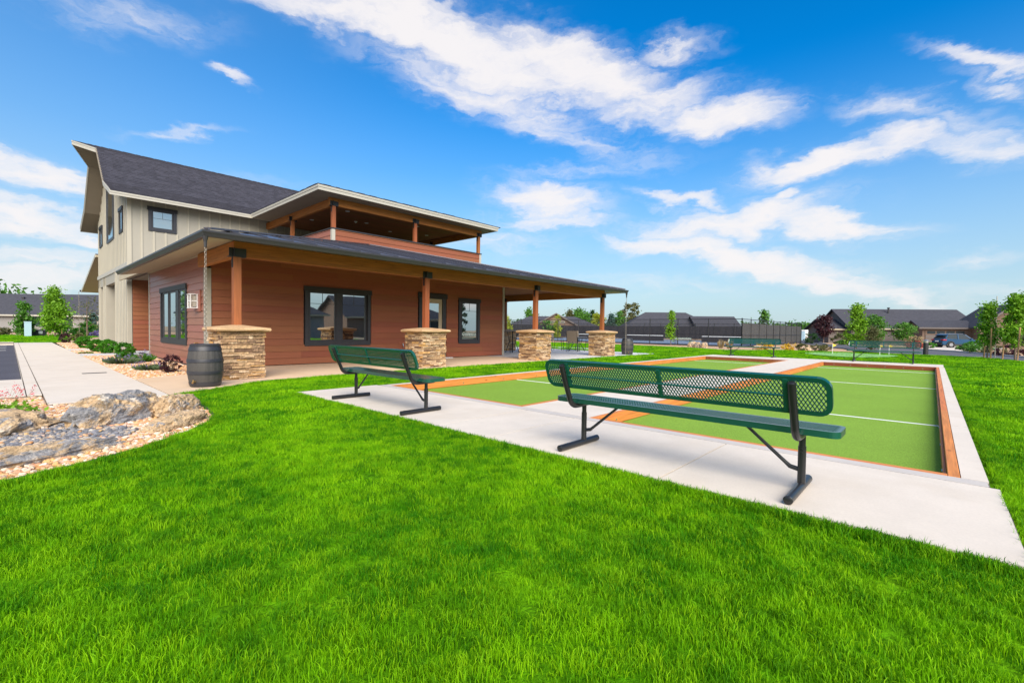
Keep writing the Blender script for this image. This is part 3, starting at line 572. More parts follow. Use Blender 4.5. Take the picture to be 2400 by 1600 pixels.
# piers with stacked stone
PX = [3.18, 7.97, 12.80, 17.28]; PYc = 10.65; HW = .37
stones = []
def ledge():
    mb = MB(); n = 5; vs = []
    for i in range(n+1):
        x = i/n-.5; j = random.uniform(-.04, .04)
        vs += [(x, -.5+random.uniform(0, .35), -.5+random.uniform(0, .10)), (x, .5, -.5), (x, .5, .5), (x, -.5+random.uniform(0, .35), .5-random.uniform(0, .10))]
    fs = [(0, 1, 2, 3)[::-1], tuple(4*n+k for k in range(4))]
    for i in range(n):
        for k in range(4): fs.append((4*i+k, 4*i+(k+1) % 4, 4*i+4+(k+1) % 4, 4*i+4+k))
    mb.add(vs, fs); me = bpy.data.meshes.new('stone'); me.from_pydata(mb.v, [], [f[::-1] for f in mb.f]); me.materials.append(M['stone']); me.update(); return me
LEDGES = [ledge() for _ in range(8)]
def pier(cx, cy, single, faces='SW'):
    core = cpart('stone_pier', 'mortar', (cx-HW, cx+HW, cy-HW, cy+HW, 0, .95)); joined = MB(); rnd = random.Random(int(cx*10+cy))
    for fc in 'SWEN':
        z = .004
        while z < .93:
            h = rnd.choice([.032, .040, .048, .058, .068]); h = min(h, .945-z)
            if h < .015: break
            a = -HW-.03; end = HW+.03
            while a < end-.01:
                l = rnd.uniform(.08, .34); l = min(l, end-a) if end-a-l > .06 else end-a
                dep = rnd.uniform(.030, .075); m_ = a+l/2; hh = h-.004
                if rnd.random() < .25 and h > .045: parts = [(z, h/2), (z+h/2, h/2)]
                else: parts = [(z, h)]
                for (zz_, h_) in parts:
                    dd = dep*rnd.uniform(.8, 1.15)
                    rz = {'S': 0, 'E': PI/2, 'N': PI, 'W': -PI/2}[fc]; off = HW+dd/2-.006
                    lx, ly = m_, -off; c_, s_ = math.cos(rz), math.sin(rz); pos = (cx+lx*c_-ly*s_, cy+lx*s_+ly*c_, zz_+h_/2)
                    if single and fc in faces and len(stones) < 300:
                        stones.append(share('stone', rnd.choice(LEDGES), core, pos, (0, 0, rz), (l-.003, dd, h_-.003)))
                    else:
                        me = rnd.choice(LEDGES); k = len(joined.v)
                        for v in me.vertices:
                            x, y, zq = v.co.x*(l-.003), v.co.y*dd, v.co.z*(h_-.003)
                            joined.v.append((pos[0]+x*c_-y*s_, pos[1]+x*s_+y*c_, pos[2]+zq))
                        joined.f += [tuple(i+k for i in p.vertices) for p in me.polygons]
                a += l
            z += h
    joined.build('stone_facing', 'stone_joined', core, kind='stuff')
    cap = MB(); n = 9; W = HW+.13
    # rough-edged, gently crowned cap stone
    g = [-1, -.97, -.6, -.2, .2, .6, .97, 1]; rows = []
    prof = [(0, .945), (.93, .95), (1.0, .965), (1.03, .99), (1.01, 1.02), (.93, 1.035), (.2, 1.085)]
    ring = [(x, -1) for x in g[:-1]]+[(1, y) for y in g[:-1]]+[(-x, 1) for x in g[:-1]]+[(-1, -y) for y in g[:-1]]
    N = len(ring); vs = []
    for k, (s_, z_) in enumerate(prof):
        for i, (a, b) in enumerate(ring):
            rr_ = max(abs(a), abs(b)); cr = 1-.035*(abs(a) > .9 and abs(b) > .9); jz = rnd.uniform(-.006, .006) if 0 < k < 6 else 0; jj = rnd.uniform(-.012, .012) if 1 < k < 5 else 0
            vs.append((cx+a*W*(s_*cr+jj), cy+b*W*(s_*cr+jj), z_+jz))
    fs = [tuple(range(N))[::-1]]+[(k*N+i, k*N+(i+1) % N, (k+1)*N+(i+1) % N, (k+1)*N+i) for k in range(len(prof)-1) for i in range(N)]+[tuple(range((len(prof)-1)*N, len(prof)*N))]
    sub('cap_stone', 'cap_stone', MB().add(vs, fs), core, smooth=True)
for i, x in enumerate(PX): pier(x, PYc, i < 2, 'SW')
pier(17.28, 16.40, False)
# posts, beams, brackets of the porch
BZ0, BZ1, PW = 2.48, 2.79, .072
def post(x, y, z0, z1, br=True, brw=.16):
    o = cpart('post', 'post_wood', (x-PW, x+PW, y-PW, y+PW, z0, z1), bevel=.006)
    if br:
        b = MB().box(x-brw, x+brw, y-PW-.012, y-PW-.0005, z1+.005, z1+.17).box(x-PW-.012, x-PW-.0005, y-brw, y+PW, z1+.005, z1+.17).box(x-PW-.010, x-PW-.0007, y-.03, y+.03, z1-.22, z1+.005)
        b.box(x-brw, x+brw, y-PW-.012, y+PW+.01, z1-.006, z1+.0045)
        for dx in (-brw*.75, brw*.75):
            for dz in (.05, .12): b.tube([(x+dx, y-PW-.012, z1+dz), (x+dx, y-PW-.024, z1+dz)], .009, 6)
        for dz in (-.06, -.16): b.tube([(x-PW-.010, y, z1+dz), (x-PW-.022, y, z1+dz)], .009, 6)
        sub('bracket', 'bracket', b, o)
for x in PX: post(x, PYc, 1.06, BZ0)
post(17.28, 16.40, 1.06, BZ0)
cpart('beam', 'beam_x', (PX[0]-.072, PX[3]+.072, PYc-.07, PYc+.07, BZ0+.001, BZ1), bevel=.006)
cpart('beam', 'beam_y', (PX[0]-.070, PX[0]+.072, PYc+.072, YS-.032, BZ0+.001, BZ1), bevel=.006)
cpart('beam', 'beam_y', (PX[3]-.072, PX[3]+.072, PYc+.072, 20.0, BZ0+.001, BZ1), bevel=.006)
# porch ceiling boards
z = BZ1
for i in range(19):
    y0 = PYc+.075+i*.145
    if y0 > YS-.05: break
    cpart('ceiling_board', 'ceiling_wood', (PX[0]+.075, PX[3]-.075, y0, y0+.141, z, z+.02))
for i in range(45):
    y0 = YS+i*.145
    if y0 > 19.9: break
    cpart('ceiling_board', 'ceiling_wood', (XE+.03, PX[3]-.075, y0, y0+.141, z, z+.02))
cpart('downlight', 'white', MB().lathe([(.07, -.004), (.07, .0)], 16, (14.9, 12.0, BZ1-.001))); cpart('downlight', 'white', MB().lathe([(.07, -.004), (.07, .0)], 16, (15.6, 15.0, BZ1-.001)))

# metal hip roof over the porch: slope .22 from the eave, hips at 45 degrees
EX0, EX1, EY0, EZ, SL = 2.46, 17.73, 9.82, 2.79, .22
def rz(x, y): return EZ+SL*min(x-EX0, y-EY0, EX1-x)
MX = (EX0+EX1)/2; RT = EY0+(MX-EX0)
roof = cpart('metal_roof', 'metal_roof', MB().slab([(EX0, EY0, EZ), (EX1, EY0, EZ), (MX, RT, rz(MX, RT))], .10)); TH = .10
sub('west_slope', 'metal_roof', MB().slab([(EX0, 19.6, EZ), (EX0, EY0, EZ), (MX, RT, rz(MX, RT)), (MX, 24.2, rz(MX, RT)), (XW, 24.2, EZ+SL*(XW-EX0)), (XW, 19.6, EZ+SL*(XW-EX0))], .10), roof)
sub('east_slope', 'metal_roof', MB().slab([(EX1, EY0, EZ), (EX1, 22, EZ), (MX, 22, rz(MX, RT)), (MX, RT, rz(MX, RT))], .10), roof)
sof = MB(); z0, z1 = EZ-.105, EZ-.02
sof.slab([(EX0+.01, EY0+.01, z0), (EX1-.01, EY0+.01, z0), (EX1-.53, EY0+.77, z1+.08), (EX0+.65, EY0+.77, z1+.08)], .012)
sof.slab([(EX0+.01, 19.58, z0), (EX0+.01, EY0+.01, z0), (XW-.03, EY0+.77, z1+.08), (XW-.03, 19.58, z1+.08)], .0125)
sof.slab([(EX1-.01, EY0+.01, z0), (EX1-.01, 22, z0), (EX1-.39, 22, z1+.04), (EX1-.39, EY0+.77, z1+.04)], .0125)
sub('soffit', 'soffit', sof, roof)
# standing seam pans of the front slope
mbs = MB(); pw = .5; k = 0; x = EX0+.02
while x < EX1-.05:
    x2 = min(x+pw, EX1-.02); ya = EY0-.02
    def topy(q): return EY0+min(q-EX0, EX1-q)
    t0, t1 = max(topy(x)-.04, ya+.05), max(topy(x2)-.04, ya+.05); e = .004+.010*((k*7) % 3)
    P_ = [(x+.012, ya, rz(x, EY0)+e-.0), (x2-.004, ya, EZ+e), (x2-.004, t1, EZ+SL*(t1-EY0)+e), (x+.012, t0, EZ+SL*(t0-EY0)+e)]
    p_ = MB().slab(P_, .006); p_.slab([(x-.012, ya-.01, EZ+.042), (x+.012, ya-.01, EZ+.042), (x+.012, t0, EZ+SL*(t0-EY0)+.042), (x-.012, t0, EZ+SL*(t0-EY0)+.042)], .045)
    sub('roof_panel', 'metal_roof', p_, roof); x = x2; k += 1
mb = MB()
for i in range(20): yy = 9.9+i*.5; q = min(2, yy-EY0-.05); mb.slab([(EX0-.02, yy-.012, EZ+.045), (EX0-.02, yy+.012, EZ+.045), (EX0+q, yy+.012, EZ+.045+q*SL), (EX0+q, yy-.012, EZ+.045+q*SL)], .05)
sub('seam', 'metal_roof', mb, roof)
for a, b in (((EX0, EY0), (MX, RT)), ((EX1, EY0), (MX, RT))):
    sub('hip_cap', 'metal_roof', MB().bar((a[0], a[1], EZ+.045), (b[0], b[1], rz(MX, RT)+.045), .14, .03), roof)
# gutters: K profile mitred round three sides
def gutter(path, inward):
    prof = [(0, .005), (.0, -.115), (.065, -.115), (.085, -.07), (.105, -.035), (.105, .0), (.098, .0), (.085, -.03), (.008, -.03)]
    mb = MB(); n = len(prof); ring = []
    for i, p in enumerate(path):
        p = Vector(p); d0 = (p-Vector(path[i-1])).normalized() if i else None; d1 = (Vector(path[i+1])-p).normalized() if i < len(path)-1 else None
        nn = Vector((0, 0, 0)); c = 0
        for d in (d0, d1):
            if d is not None: nn += Vector((d.y, -d.x, 0)); c += 1
        nn /= c; nn = nn/(nn.length**2)
        ring += [p+nn*a*inward+Vector((0, 0, b)) for a, b in prof]
    fs = []
    for i in range(len(path)-1):
        for k in range(n): fs.append((i*n+k, i*n+(k+1) % n, (i+1)*n+(k+1) % n, (i+1)*n+k))
    fs += [tuple(range(n))[::-1], tuple(range((len(path)-1)*n, len(path)*n))]
    return mb.add(ring, fs)
cpart('gutter', 'gutter', gutter([(EX0-.002, 19.6, EZ), (EX0-.002, EY0-.002, EZ), (EX1+.002, EY0-.002, EZ), (EX1+.002, 20.5, EZ)], 1))
cpart('gutter_outlet', 'gutter', MB().lathe([(.022, -.20), (.028, -.1), (.05, 0)], 10, (EX0-.045, EY0-.045, EZ-.115))); cpart('gutter_outlet', 'gutter', MB().lathe([(.022, -.20), (.028, -.1), (.05, 0)], 10, (EX1+.045, EY0-.045, EZ-.115)))

# two storey block
GX, GY0, GY1, GC = 3.30, 24.30, 33.5, 29.0
PF = [(5.4, 6.10), (3.55, 6.80), (1.45, 8.66), (0, 9.18)]      # half profile of the gambrel underside: distance from the ridge, height
def und(y):
    d = abs(y-GC)
    for (a, za), (b, zb) in zip(PF, PF[1:]):
        if d >= b: return za+(zb-za)*(a-d)/(a-b)
    return PF[-1][1]
ys = [GY0, GC-3.55, GC-1.45, GC, GC+1.45, GC+3.55, GY1]
up = cpart('upper_wall', 'beige', MB().prism([(GY0, 3.0)]+[(y, und(y)-.001) for y in ys]+[(GY1, 3.0)], 0, GX, GX+.2))
cpart('upper_wall', 'beige', (GX+.2, 18.0, GY0, GY0+.2, 3.0, und(GY0)-.001)); cpart('upper_wall', 'beige', (GX+.2, 18.0, GY1-.2, GY1, 2.9, und(GY1)-.001)); cpart('upper_wall', 'beige', (17.8, 18.0, GY0+.2, GY1-.2, 2.9, 6.2))
WG = [(25.30, 26.32, 4.97, 6.06), (27.80, 29.98, 4.96, 7.72), (31.58, 32.66, 5.04, 6.14)]
y = GY0+.02
while y < GY1-.03:
    zt = und(y+.02)-.002; segs = [(3.63, zt)]
    for (a, b, c, d) in WG:
        if a-.01 < y+.02 < b+.01: segs = [(3.63, c), (d, zt)] if d < zt else [(3.63, c)]
    for a, b in segs:
        if b-a > .05: cpart('batten', 'beige_light', (GX-.022, GX-.0005, y, y+.055, a, b))
    y += .385
cpart('corner_board', 'beige_light', (GX-.028, GX-.0006, GY0-.025, GY0+.09, 3.63, und(GY0)-.0)) ; cpart('corner_board', 'beige_light', (GX-.025, GX+.12, GY0-.028, GY0-.0006, 2.95, und(GY0)))
x = GX+.42
while x < 17.9:
    segs = [(3.0, und(GY0)-.002)]
    if 3.9 < x < 4.98: segs = [(3.0, 4.98), (6.0, und(GY0)-.002)]
    for a, b in segs: cpart('batten', 'beige_light', (x, x+.06, GY0-.022, GY0-.0005, a, b))
    x += .405
window(0, GY0, 3.93, 4.97, 4.99, 6.0, -1, [(4.13, 4.77)], head=.15, cas=.11, sill=.11, gl='glass_blind', grid=.36)
window(1, GX, 25.34, 26.30, 4.98, 6.06, -1, [(25.52, 26.12)], head=.15, cas=.10, sill=.10, mat='trim_dark_x')
window(1, GX, 31.60, 32.64, 5.05, 6.14, -1, [(31.8, 32.44)], head=.15, cas=.10, sill=.10, mat='trim_dark_x')
window(1, GX, 27.82, 29.96, 4.97, 7.70, -1, [(28.0, 29.78)], head=.12, cas=.10, sill=.10)
cpart('band_board', 'white_trim', (GX-.04, GX-.0, GY0+3.2, GY1+.03, 3.44, 3.62)); cpart('band_board', 'white_trim', (GX-.04, GX-.0, GY0-.02, GY0+3.2, 3.44, 3.62))
# ground floor under it: piers, recess, entrance
def cladpier(x0, x1, y0, y1, z1=3.44, ribs=True):
    o = cpart('pier', 'beige', (x0, x1, y0, y1, 0, z1)); y = y0+.02
    while ribs and y < y1-.05: sub('batten', 'beige_light', (x0-.02, x0-.0005, y, y+.06, 0.02, z1-.001), o); y += .385
cladpier(GX, GX+.9, 32.7, GY1); cladpier(GX, GX+.9, 30.68, 31.66); cladpier(GX-.02, GX+.12, GY0, 27.55)
cpart('entry_ceiling', 'soffit', (GX+.13, 8, 27.6, 33.4, 3.30, 3.42)); cpart('wall', 'plaster', (5.2, 5.4, 24.4, 33.4, 0, 3.3))
planks(1, 5.2, 24.6, 33.4, 3.3, [(28.2, 29.6, 0, 2.3)], 'siding_y_lit', up, -1, rndk=9)
cpart('entry_door', 'frame_dark', (5.13, 5.2, 28.2, 29.6, 0, 2.3))
rec = cpart('recess_wall', 'plaster', (GX+.15, 8, GY0-.02, GY0+.2, 0, 2.98)); planks(0, GY0-.04, GX+.13, 7.9, 2.9, [], 'siding_x', rec, -1, rndk=5)
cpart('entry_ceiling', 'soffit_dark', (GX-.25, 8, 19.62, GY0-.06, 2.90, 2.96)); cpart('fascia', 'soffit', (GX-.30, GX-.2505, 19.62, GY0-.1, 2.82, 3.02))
# gambrel roof: underside lining, hay hood, fascias, shingle courses
RX0, RX1, HT, TR = 2.70, 18.15, 2.03, .17
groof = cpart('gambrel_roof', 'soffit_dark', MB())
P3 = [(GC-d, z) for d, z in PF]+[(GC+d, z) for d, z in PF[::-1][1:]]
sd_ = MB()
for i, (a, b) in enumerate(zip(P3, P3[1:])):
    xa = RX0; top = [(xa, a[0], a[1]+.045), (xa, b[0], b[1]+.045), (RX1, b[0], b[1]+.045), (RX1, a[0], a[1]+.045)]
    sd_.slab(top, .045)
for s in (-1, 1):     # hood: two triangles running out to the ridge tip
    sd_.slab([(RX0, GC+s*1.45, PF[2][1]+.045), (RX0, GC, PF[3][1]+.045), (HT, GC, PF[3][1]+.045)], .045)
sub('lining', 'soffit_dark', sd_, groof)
dk = MB()
for i, (a, b) in enumerate(zip(P3, P3[1:])): dk.slab([(RX0+.01, a[0], a[1]+.14), (RX0+.01, b[0], b[1]+.14), (RX1, b[0], b[1]+.14), (RX1, a[0], a[1]+.14)], .09)
for s in (-1, 1): dk.slab([(RX0+.01, GC+s*1.45, PF[2][1]+.14), (RX0+.01, GC, PF[3][1]+.14), (HT+.01, GC, PF[3][1]+.14)], .09)
sub('roof_deck', 'shingle', dk, groof)
def fascia(a, b, mat='white_trim', w=.03, h=.17):
    a, b = Vector(a), Vector(b); sub('fascia', mat, MB().slab([(a.x-w, a.y, a.z+h), (b.x-w, b.y, b.z+h), (b.x+.003, b.y+.0001, b.z+h), (a.x+.003, a.y+.0001, a.z+h)], h+.02), groof)
    sub('fascia', mat, MB().slab([(a.x-w-.015, a.y, a.z+h+.004), (b.x-w-.015, b.y, b.z+h+.004), (b.x-w+.0, b.y, b.z+h+.004), (a.x-w+.0, a.y, a.z+h+.004)], .06), groof)
for s in (-1, 1):
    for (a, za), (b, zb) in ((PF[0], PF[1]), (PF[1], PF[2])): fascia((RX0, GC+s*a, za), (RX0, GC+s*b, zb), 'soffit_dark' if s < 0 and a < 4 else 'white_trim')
    fascia((RX0, GC+s*1.45, PF[2][1]), (HT, GC, PF[3][1]), 'white_trim')
for s in (-1, 1):
    yv = GC+s*5.4; ya, yb = sorted((yv, yv+s*.03)); sub('fascia', 'white_trim', (RX0-.03, RX1, ya, yb, 6.07, 6.22), groof); ya, yb = sorted((yv+s*.031, yv+s*.046)); sub('fascia', 'white_trim', (RX0-.03, RX1, ya, yb, 6.16, 6.225), groof)
def courses(a, b, s, x0f, x1, n):       # stepped shingle courses on one slope, lowest first
    for i in range(n):
        t0, t1 = i/n, (i+1)/n; y0, z0 = a[0]+(b[0]-a[0])*t0, a[1]+(b[1]-a[1])*t0; y1, z1 = a[0]+(b[0]-a[0])*t1, a[1]+(b[1]-a[1])*t1
        xa, xb = x0f(t0), x0f(t1); o = .145; mb = MB(); rr_ = random.Random(i); xx = xa; e0, e1 = .030, .012
        mb.add([(xa, GC+s*y0, z0+o+e0), (x1, GC+s*y0, z0+o+e0), (x1, GC+s*y1, z1+o+e1), (xb, GC+s*y1, z1+o+e1), (xa, GC+s*y0, z0+o), (x1, GC+s*y0, z0+o)], [(0, 1, 2, 3), (4, 5, 1, 0)] if s < 0 else [(3, 2, 1, 0), (0, 1, 5, 4)])
        q = xa
        while q < x1-.4:        # thicker laminated tabs
            l = rr_.uniform(.12, .34); t = .35
            ym, zm = y0+(y1-y0)*.85, z0+(z1-z0)*.85
            mb.add([(q, GC+s*(y0+.004), z0+o+e0+.012), (q+l, GC+s*(y0+.004), z0+o+e0+.012), (q+l, GC+s*ym, zm+o+.018), (q, GC+s*ym, zm+o+.018), (q, GC+s*y0, z0+o+.004), (q+l, GC+s*y0, z0+o+.004)], [(0, 1, 2, 3), (4, 5, 1, 0), (0, 3, 4), (1, 5, 2)])
            q += l+rr_.uniform(.12, .34)
        sub('shingle_course', 'shingle', mb, groof)
courses(PF[0], PF[1], -1, lambda t: RX0-.02, RX1, 13); courses(PF[1], PF[2], -1, lambda t: RX0-.02, RX1, 20); courses(PF[2], PF[3], -1, lambda t: RX0+(HT-RX0)*t, RX1, 10)
mb = MB(); x = HT
while x < RX1: mb.slab([(x, GC-.14, 9.30), (x+.27, GC-.14, 9.285), (x+.27, GC, 9.345), (x, GC, 9.36)], .012); mb.slab([(x, GC, 9.36), (x+.27, GC, 9.345), (x+.27, GC+.14, 9.285), (x, GC+.14, 9.30)], .012); x += .25
sub('ridge_cap', 'shingle', mb, groof)
# lean-to on the far side
lt = MB().slab([(3.2, 33.5, 4.80), (18, 33.5, 4.80), (18, 40.6, 3.22), (3.2, 40.6, 3.22)], .10); lo = cpart('lean_to_roof', 'soffit', lt); sub('roof_panel', 'metal_roof', MB().slab([(3.19, 33.5, 4.86), (18, 33.5, 4.86), (18, 40.65, 3.28), (3.19, 40.65, 3.28)], .055), lo)
sub('fascia', 'white_trim', MB().slab([(3.17, 33.5, 4.84), (3.199, 33.5, 4.84), (3.199, 40.62, 3.26), (3.17, 40.62, 3.26)], .17), lo); sub('gutter', 'gutter', (3.1, 18, 40.66, 40.78, 3.14, 3.26), lo)

# upper deck with its own roof
DX0, DX1, DY0 = 8.52, 16.40, 17.36
pf = MB().box(DX0, DX1, DY0, DY0+.14, 3.2, 4.86).box(DX0, DX0+.14, DY0+.14, GY0-.03, 3.2, 4.86).box(DX1-.14, DX1, DY0+.14, GY0-.03, 3.2, 4.86)
par = cpart('deck_parapet', 'plaster', pf)
planks(0, DY0, DX0+.10, DX1-.1, 4.87, [], 'siding_x', par, -1, step=.19, z0=3.1, rndk=11)
planks(1, DX0, DY0+.1, GY0-.05, 4.87, [], 'siding_y_lit', par, -1, step=.19, z0=3.1, rndk=12); planks(1, DX1, DY0+.1, GY0-.05, 4.87, [], 'siding_y_lit', par, 1, step=.19, z0=3.1, rndk=13)
for d in ((DX0-.03, DX0+.10, DY0-.03, DY0-.0, 3.2, 4.88), (DX0-.03, DX0-.0, DY0, DY0+.10, 3.2, 4.88), (DX1-.10, DX1+.03, DY0-.03, DY0, 3.2, 4.88), (DX1, DX1+.03, DY0, DY0+.1, 3.2, 4.88)): sub('corner_board', 'white_trim', d, par)
sub('coping', 'gutter', MB().box(DX0-.05, DX1+.05, DY0-.05, DY0+.17, 4.88, 4.925).box(DX0-.05, DX0+.17, DY0+.17, GY0-.04, 4.88, 4.925).box(DX1-.17, DX1+.05, DY0+.17, GY0-.04, 4.88, 4.925), par)
cpart('deck_floor', 'soffit_dark', (DX0+.14, DX1-.14, DY0+.14, GY0, 4.0, 4.1))
def dpost(x, y): post(x, y, 4.926, 5.78, True, .17)
DPX = [DX0+.08, 12.42, DX1-.08]
for x in DPX: dpost(x, DY0+.09)
dpost(DX0+.08, 21.3); dpost(DX1-.08, 21.3)
cpart('beam', 'beam_x', (DX0-.1, DX1+.1, DY0+.02, DY0+.16, 5.781, 6.08)); cpart('beam', 'beam_y', (DX0+.01, DX0+.15, DY0+.161, 24.2, 5.781, 6.08)); cpart('beam', 'beam_y', (DX1-.15, DX1-.01, DY0+.161, 24.2, 5.781, 6.08))
i = 0; yy = DY0+.165
while yy < 24.1: cpart('ceiling_board', 'ceiling_wood', (DX0+.155, DX1-.155, yy, yy+.141, 6.05, 6.07)); yy += .145
for x, y in ((9.9, 18.8), (9.6, 21.6), (11.6, 20.2), (13.6, 18.9), (13.4, 21.0), (15.2, 20.3)): cpart('downlight', 'white', MB().lathe([(.09, -.012), (.10, .0)], 16, (x, y, 6.048)))
cpart('sprinkler_head', 'white', MB().lathe([(.01, -.08), (.07, -.02), (.08, 0)], 12, (11.1, 20.3, 6.049)))
RX = (7.70, 16.95, 16.74, 23.6)
RX = (7.70, 17.0, 16.76, 23.58)
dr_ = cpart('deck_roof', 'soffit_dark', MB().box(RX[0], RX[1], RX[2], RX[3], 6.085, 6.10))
ov = .2*3.4
sub('roof_deck', 'shingle', MB().add([(RX[0]-.05, RX[2]-.05, 6.27), (RX[1]+.05, RX[2]-.05, 6.27), (RX[1]+.05, 28, 6.27), (RX[0]-.05, 28, 6.27), (RX[0]+4, RX[2]+4, 6.27+.72), (RX[1]-4, RX[2]+4, 6.27+.72), (RX[1]-4, 28, 7.0), (RX[0]+4, 28, 7.0)], [(0, 1, 5, 4), (1, 2, 6, 5), (3, 0, 4, 7), (4, 5, 6, 7), (0, 3, 2, 1)]), dr_)
mb = MB(); rr_ = random.Random(4); q = RX[0]-.05
while q < RX[1]: l = rr_.uniform(.15, .35); mb.box(q, q+l, RX[2]-.06, RX[2]+.3, 6.272, 6.295+rr_.choice([0, .012])); q += l+.003
q = RX[2]-.05
while q < RX[3]: l = rr_.uniform(.15, .35); mb.box(RX[0]-.06, RX[0]+.3, q, q+l, 6.2725, 6.2955+rr_.choice([0, .012])); q += l+.003
sub('shingle_course', 'shingle', mb, dr_)
for d in ((RX[0]-.03, RX[1]+.03, RX[2]-.03, RX[2], 6.08, 6.268), (RX[0]-.03, RX[0], RX[2], RX[3], 6.08, 6.268), (RX[1], RX[1]+.03, RX[2], RX[3], 6.08, 6.268), (RX[0]-.048, RX[1]+.048, RX[2]-.048, RX[2]-.031, 6.19, 6.269), (RX[0]-.048, RX[0]-.031, RX[2]-.03, RX[3], 6.19, 6.269)): sub('fascia', 'white_trim', d, dr_)

# ------------------------------------------------------------------ benches
def rrect(hs, ht, r, n=5):
    p = []
    for cx, cy, a0 in ((hs-r, ht-r, 0), (-hs+r, ht-r, 90), (-hs+r, -ht+r, 180), (hs-r, -ht+r, 270)):
        for k in range(n+1): a = R(a0+90*k/n); p.append((cx+r*math.cos(a), cy+r*math.sin(a)))
    return p
def in_rr(s, t, hs, ht, r):
    s, t = abs(s), abs(t)
    if s > hs or t > ht: return False
    return not (s > hs-r and t > ht-r and (s-hs+r)**2+(t-ht+r)**2 > r*r)
def panel_mesh(mb, P, hs, ht, r, kind, nrm):
    """P maps (s,t,n) of the panel to 3D; expanded metal (diamonds) or a fine square mesh"""
    if kind == 'diamond':
        cw, ch = .0235, .041; ni, nj = int(hs/cw*2)+2, int(ht/ch*2)+2
        for i in range(-ni, ni):
            for j in range(-nj, nj):
                if (i+j) % 2: continue
                a = (i*cw/2, j*ch/2)
                for di in (1, -1):
                    b = (a[0]+di*cw/2, a[1]+ch/2)
                    if not (in_rr((a[0]+b[0])/2, (a[1]+b[1])/2, hs, ht, r)): continue
                    dx, dy = b[0]-a[0], b[1]-a[1]; l = math.hypot(dx, dy); nx, ny = -dy/l*.0025, dx/l*.0025
                    mb.hexa([P(a[0]-nx, a[1]-ny, -.0045), P(a[0]+nx, a[1]+ny, -.0045), P(b[0]+nx, b[1]+ny, -.0045), P(b[0]-nx, b[1]-ny, -.0045), P(a[0]-nx, a[1]-ny, .0035), P(a[0]+nx, a[1]+ny, .0035), P(b[0]+nx, b[1]+ny, .0035), P(b[0]-nx, b[1]-ny, .0035)])
    else:
        st, w_ = .019, .0042
        n = int(hs/st)
        for i in range(-n, n+1): s = i*st; mb.hexa([P(s-w_, -ht, -.002), P(s+w_, -ht, -.002), P(s+w_, ht, -.002), P(s-w_, ht, -.002), P(s-w_, -ht, .001), P(s+w_, -ht, .001), P(s+w_, ht, .001), P(s-w_, ht, .001)])
        n = int(ht/st)
        for i in range(-n, n+1): s = i*st; mb.hexa([P(-hs, s-w_, -.001), P(hs, s-w_, -.001), P(hs, s+w_, -.001), P(-hs, s+w_, -.001), P(-hs, s-w_, .002), P(hs, s-w_, .002), P(hs, s+w_, .002), P(-hs, s+w_, .002)])
def rim(mb, P, hs, ht, r, depth, th=.006, lip=.030):
    o = rrect(hs, ht, r); i = rrect(hs-lip, ht-lip, max(r-lip, .012)); n = len(o)
    vs = [P(a, b, 0.0) for a, b in o]+[P(a, b, 0.0) for a, b in i]+[P(a, b, -depth) for a, b in o]+[P(a*.998, b*.985, -depth) for a, b in o]+[P(a, b, -th) for a, b in i]
    fs = []
    for k in range(n):
        k2 = (k+1) % n; fs += [(k, k2, n+k2, n+k), (k, 2*n+k, 2*n+k2, k2), (n+k, n+k2, 4*n+k2, 4*n+k), (4*n+k, 4*n+k2, 3*n+k2, 3*n+k), (2*n+k, 3*n+k, 3*n+k2, 2*n+k2)]
    mb.add(vs, fs)
